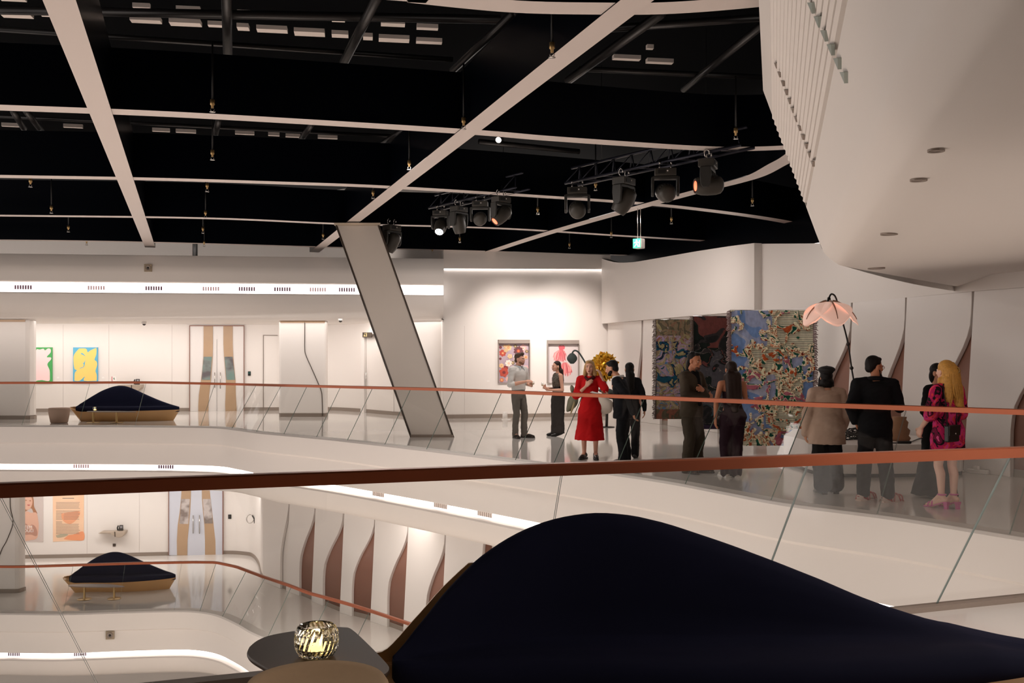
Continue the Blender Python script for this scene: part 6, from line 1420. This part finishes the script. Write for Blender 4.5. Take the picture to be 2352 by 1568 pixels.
for k in (1, -1):
    a = p.fa[k]; u = V3(-math.sin(a), math.cos(a), 0); v = V3(u.y, -u.x, 0); b = p.ft[k]; mb = MB()
    R = [[p.w(b+u*y+v*x+V3(0, 0, z+dz)) for x, dz in ((-w, 0), (w, 0), (w, .012), (-w, .012))] for y, w, z in ((-.085,.028,.075),(-.04,.032,.072),(.03,.034,.045),(.11,.043,.012),(.18,.036,.004),(.225,.015,.004))]
    mb.loft(R, sm=False); o = mb.build('heeled_sandal', PKH, p.t)
    mb = MB(); mb.loft([[p.w(b+u*(-.06+y)+v*x+V3(0, 0, z)) for x, y in ((-q, -q), (q, -q), (q, q), (-q, q))] for q, z in ((.02, 0), (.018, .03), (.028, .075))], sm=False); mb.build('heel', PKH, o)
    mb = MB()
    for y0, z in ((.10, .075), (.15, .055)): mb.tube(crom([p.w(b+u*y0-v*.046+V3(0, 0, .02)), p.w(b+u*y0-v*.03+V3(0, 0, z)), p.w(b+u*y0+V3(0, 0, z+.008)), p.w(b+u*y0+v*.03+V3(0, 0, z)), p.w(b+u*y0+v*.046+V3(0, 0, .02))], 3), .009, 6)
    mb.tube([p.w(p.an[k]+V3(.043*math.cos(t_), .043*math.sin(t_)-.005, .02)) for t_ in [2*PI*i/14 for i in range(15)]], .009, 6); mb.build('straps', PKH, o)
# hanging bag
c = p.w(V3(-.12, -.17, .89)); M = p.RM() @ Matrix.Rotation(.25, 3, 'Z')
t = thing('handbag', 'small black handbag with a silver stud hanging behind the floral dress', 'bag', c-Vector((0, 0, .1))); mb = MB(); mb.box(c, (.24, .06, .19), M); mb.build('body', SHOEB, t, bevel=.015)
mb = MB(); mb.box(c+M @ Vector((0, -.034, .035)), (.242, .008, .115), M); mb.build('flap', SHOEB, t, bevel=.003)
mb = MB(); mb.ell(c+M @ Vector((0, -.042, .0)), .011, None, 10, 8); mb.build('stud', CHROME, t)
mb = MB(); mb.tube(crom([c+M @ Vector((-.11, 0, .09)), p.w(V3(-.17, -.14, 1.15)), p.w(V3(-.13, -.06, 1.45)), p.w(V3(-.02, -.13, 1.3)), c+M @ Vector((.11, 0, .09))], 6), .007, 6); mb.build('strap', SHOEB, t)
# ================================================================ LIGHT, CAMERA
def area(name, loc, target, sx, sy, power, col=(1, .9, .84)):
    L = bpy.data.lights.new(name, 'AREA'); L.shape = 'RECTANGLE'; L.size = sx; L.size_y = sy; L.energy = power; L.color = col
    o = bpy.data.objects.new(name, L); COL.objects.link(o); o.location = loc
    o.rotation_euler = (Vector(target)-Vector(loc)).to_track_quat('-Z', 'Y').to_euler(); return o
def spot(name, loc, target, power, ang, blend=.6, r=.05, col=(1, .9, .84)):
    L = bpy.data.lights.new(name, 'SPOT'); L.energy = power; L.spot_size = math.radians(ang); L.spot_blend = blend; L.shadow_soft_size = r; L.color = col
    o = bpy.data.objects.new(name, L); COL.objects.link(o); o.location = loc
    o.rotation_euler = (Vector(target)-Vector(loc)).to_track_quat('-Z', 'Y').to_euler(); return o
LOB = (1, .94, .905)
area('lobby_cove_light', (-9, 30.6, 2.74), (-9, 31.6, 0), 16, .5, 200, LOB)
area('lobby_front_fill', (-9, 27.0, 2.74), (-9, 28.6, 0), 14, .3, 40, LOB)  # added fill without a visible fixture, brightens sofa and column fronts
area('lobby_ceiling_light', (-9, 28.6, 2.76), (-9, 28.6, 0), 14, 1.2, 110, LOB)
area('lower_lobby_light', (-11, 29.3, -1.75), (-11, 30.0, -4), 10, .8, 210, LOB)
area('lower_gallery_light', (-4.4, 20.6, -1.78), (-4.5, 20.8, -4), 6, 1.0, 80)
for x in (1180, 1292):
    a = onwall(WA, x, 815); spot('print_spotlight', a+Vector((.1, -2.5, 2.7)), a+Vector((0, 0, .1)), 560, 74, 1.0, .2)
for x, y, e in ((1.5, 21, 140), (-2.1, 15.4, 140), (4.4, 17.4, 25), (-1.4, 24.5, 90)):
    area('gallery_floor_fill', (x, y, 4.76), (x, y, 0), 1.6, 1.6, e)  # added fill panels below the beams to brighten the gallery floor
area('near_floor_fill', (4.8, 4.9, 2.55), (4.5, 5.2, 0), .9, .9, 62)  # unseen added fill for near floor and rail; the soffit downlights are off
spot('rail_fill', (2.5, 4.7, 2.6), (2.5, 5.75, 1.1), 150, 75, 1.0, .08)  # added spot that lifts the right end of the near rail
spot('gallery_wall_fill', (2.0, 19.2, 4.72), (4.3, 23.6, 3.5), 330, 62, 1.0, .2)  # invented spot in mid-air, brightens the upper gallery wall
spot('pouf_fill', (-.75, 3.3, 4.7), (-.75, 3.85, .5), 110, 17, .9)  # added narrow spot over pouf and table, no fixture there
area('roof_wall_fill', (-12, 29.4, 4.53), (-12, 31.4, 5.2), 16, .3, 120)  # hidden light put in to brighten the wall strip above the lobby front
area('bottom_bounce_fill', (-6, 14, -6.3), (-6, 14, -9), 10, 10, 1500)  # unseen floating light; its bounce off the floor lifts the beam undersides
w = bpy.data.worlds.new('World'); sc.world = w; w.use_nodes = True; nt = w.node_tree
bg = nt.nodes['Background']; bg.inputs[0].default_value = (1, .89, .825, 1)
tc = nt.nodes.new('ShaderNodeTexCoord'); sx = nt.nodes.new('ShaderNodeSeparateXYZ'); nt.links.new(tc.outputs['Generated'], sx.inputs[0])
mr = nt.nodes.new('ShaderNodeMapRange'); mr.interpolation_type = 'SMOOTHSTEP'
mr.inputs['From Min'].default_value = -.85; mr.inputs['From Max'].default_value = .1; mr.inputs['To Min'].default_value = 1.35; mr.inputs['To Max'].default_value = 2.0
nt.links.new(sx.outputs['Y'], mr.inputs['Value']); nt.links.new(mr.outputs['Result'], bg.inputs[1])
cam = bpy.data.cameras.new('Camera'); co = bpy.data.objects.new('Camera', cam); COL.objects.link(co)
co.location = (0, 0, EYE); co.rotation_euler = (PI/2, 0, 0)
cam.sensor_width = 36; cam.lens = 36*F/2352; cam.shift_y = (YH-784)/2352; cam.clip_start = .05; cam.clip_end = 200
sc.camera = co
vs = sc.view_settings; sc.display_settings.display_device = 'sRGB'; vs.view_transform = 'Standard'; vs.look = 'None'; vs.exposure = -.07; vs.gamma = 1; vs.use_curve_mapping = False
cy = sc.cycles; cy.max_bounces = 8; cy.diffuse_bounces = 4; cy.glossy_bounces = 4; cy.transparent_max_bounces = 24; cy.transmission_bounces = 6
cy.use_denoising = True; cy.sample_clamp_indirect = 6; cy.caustics_reflective = False; cy.caustics_refractive = False
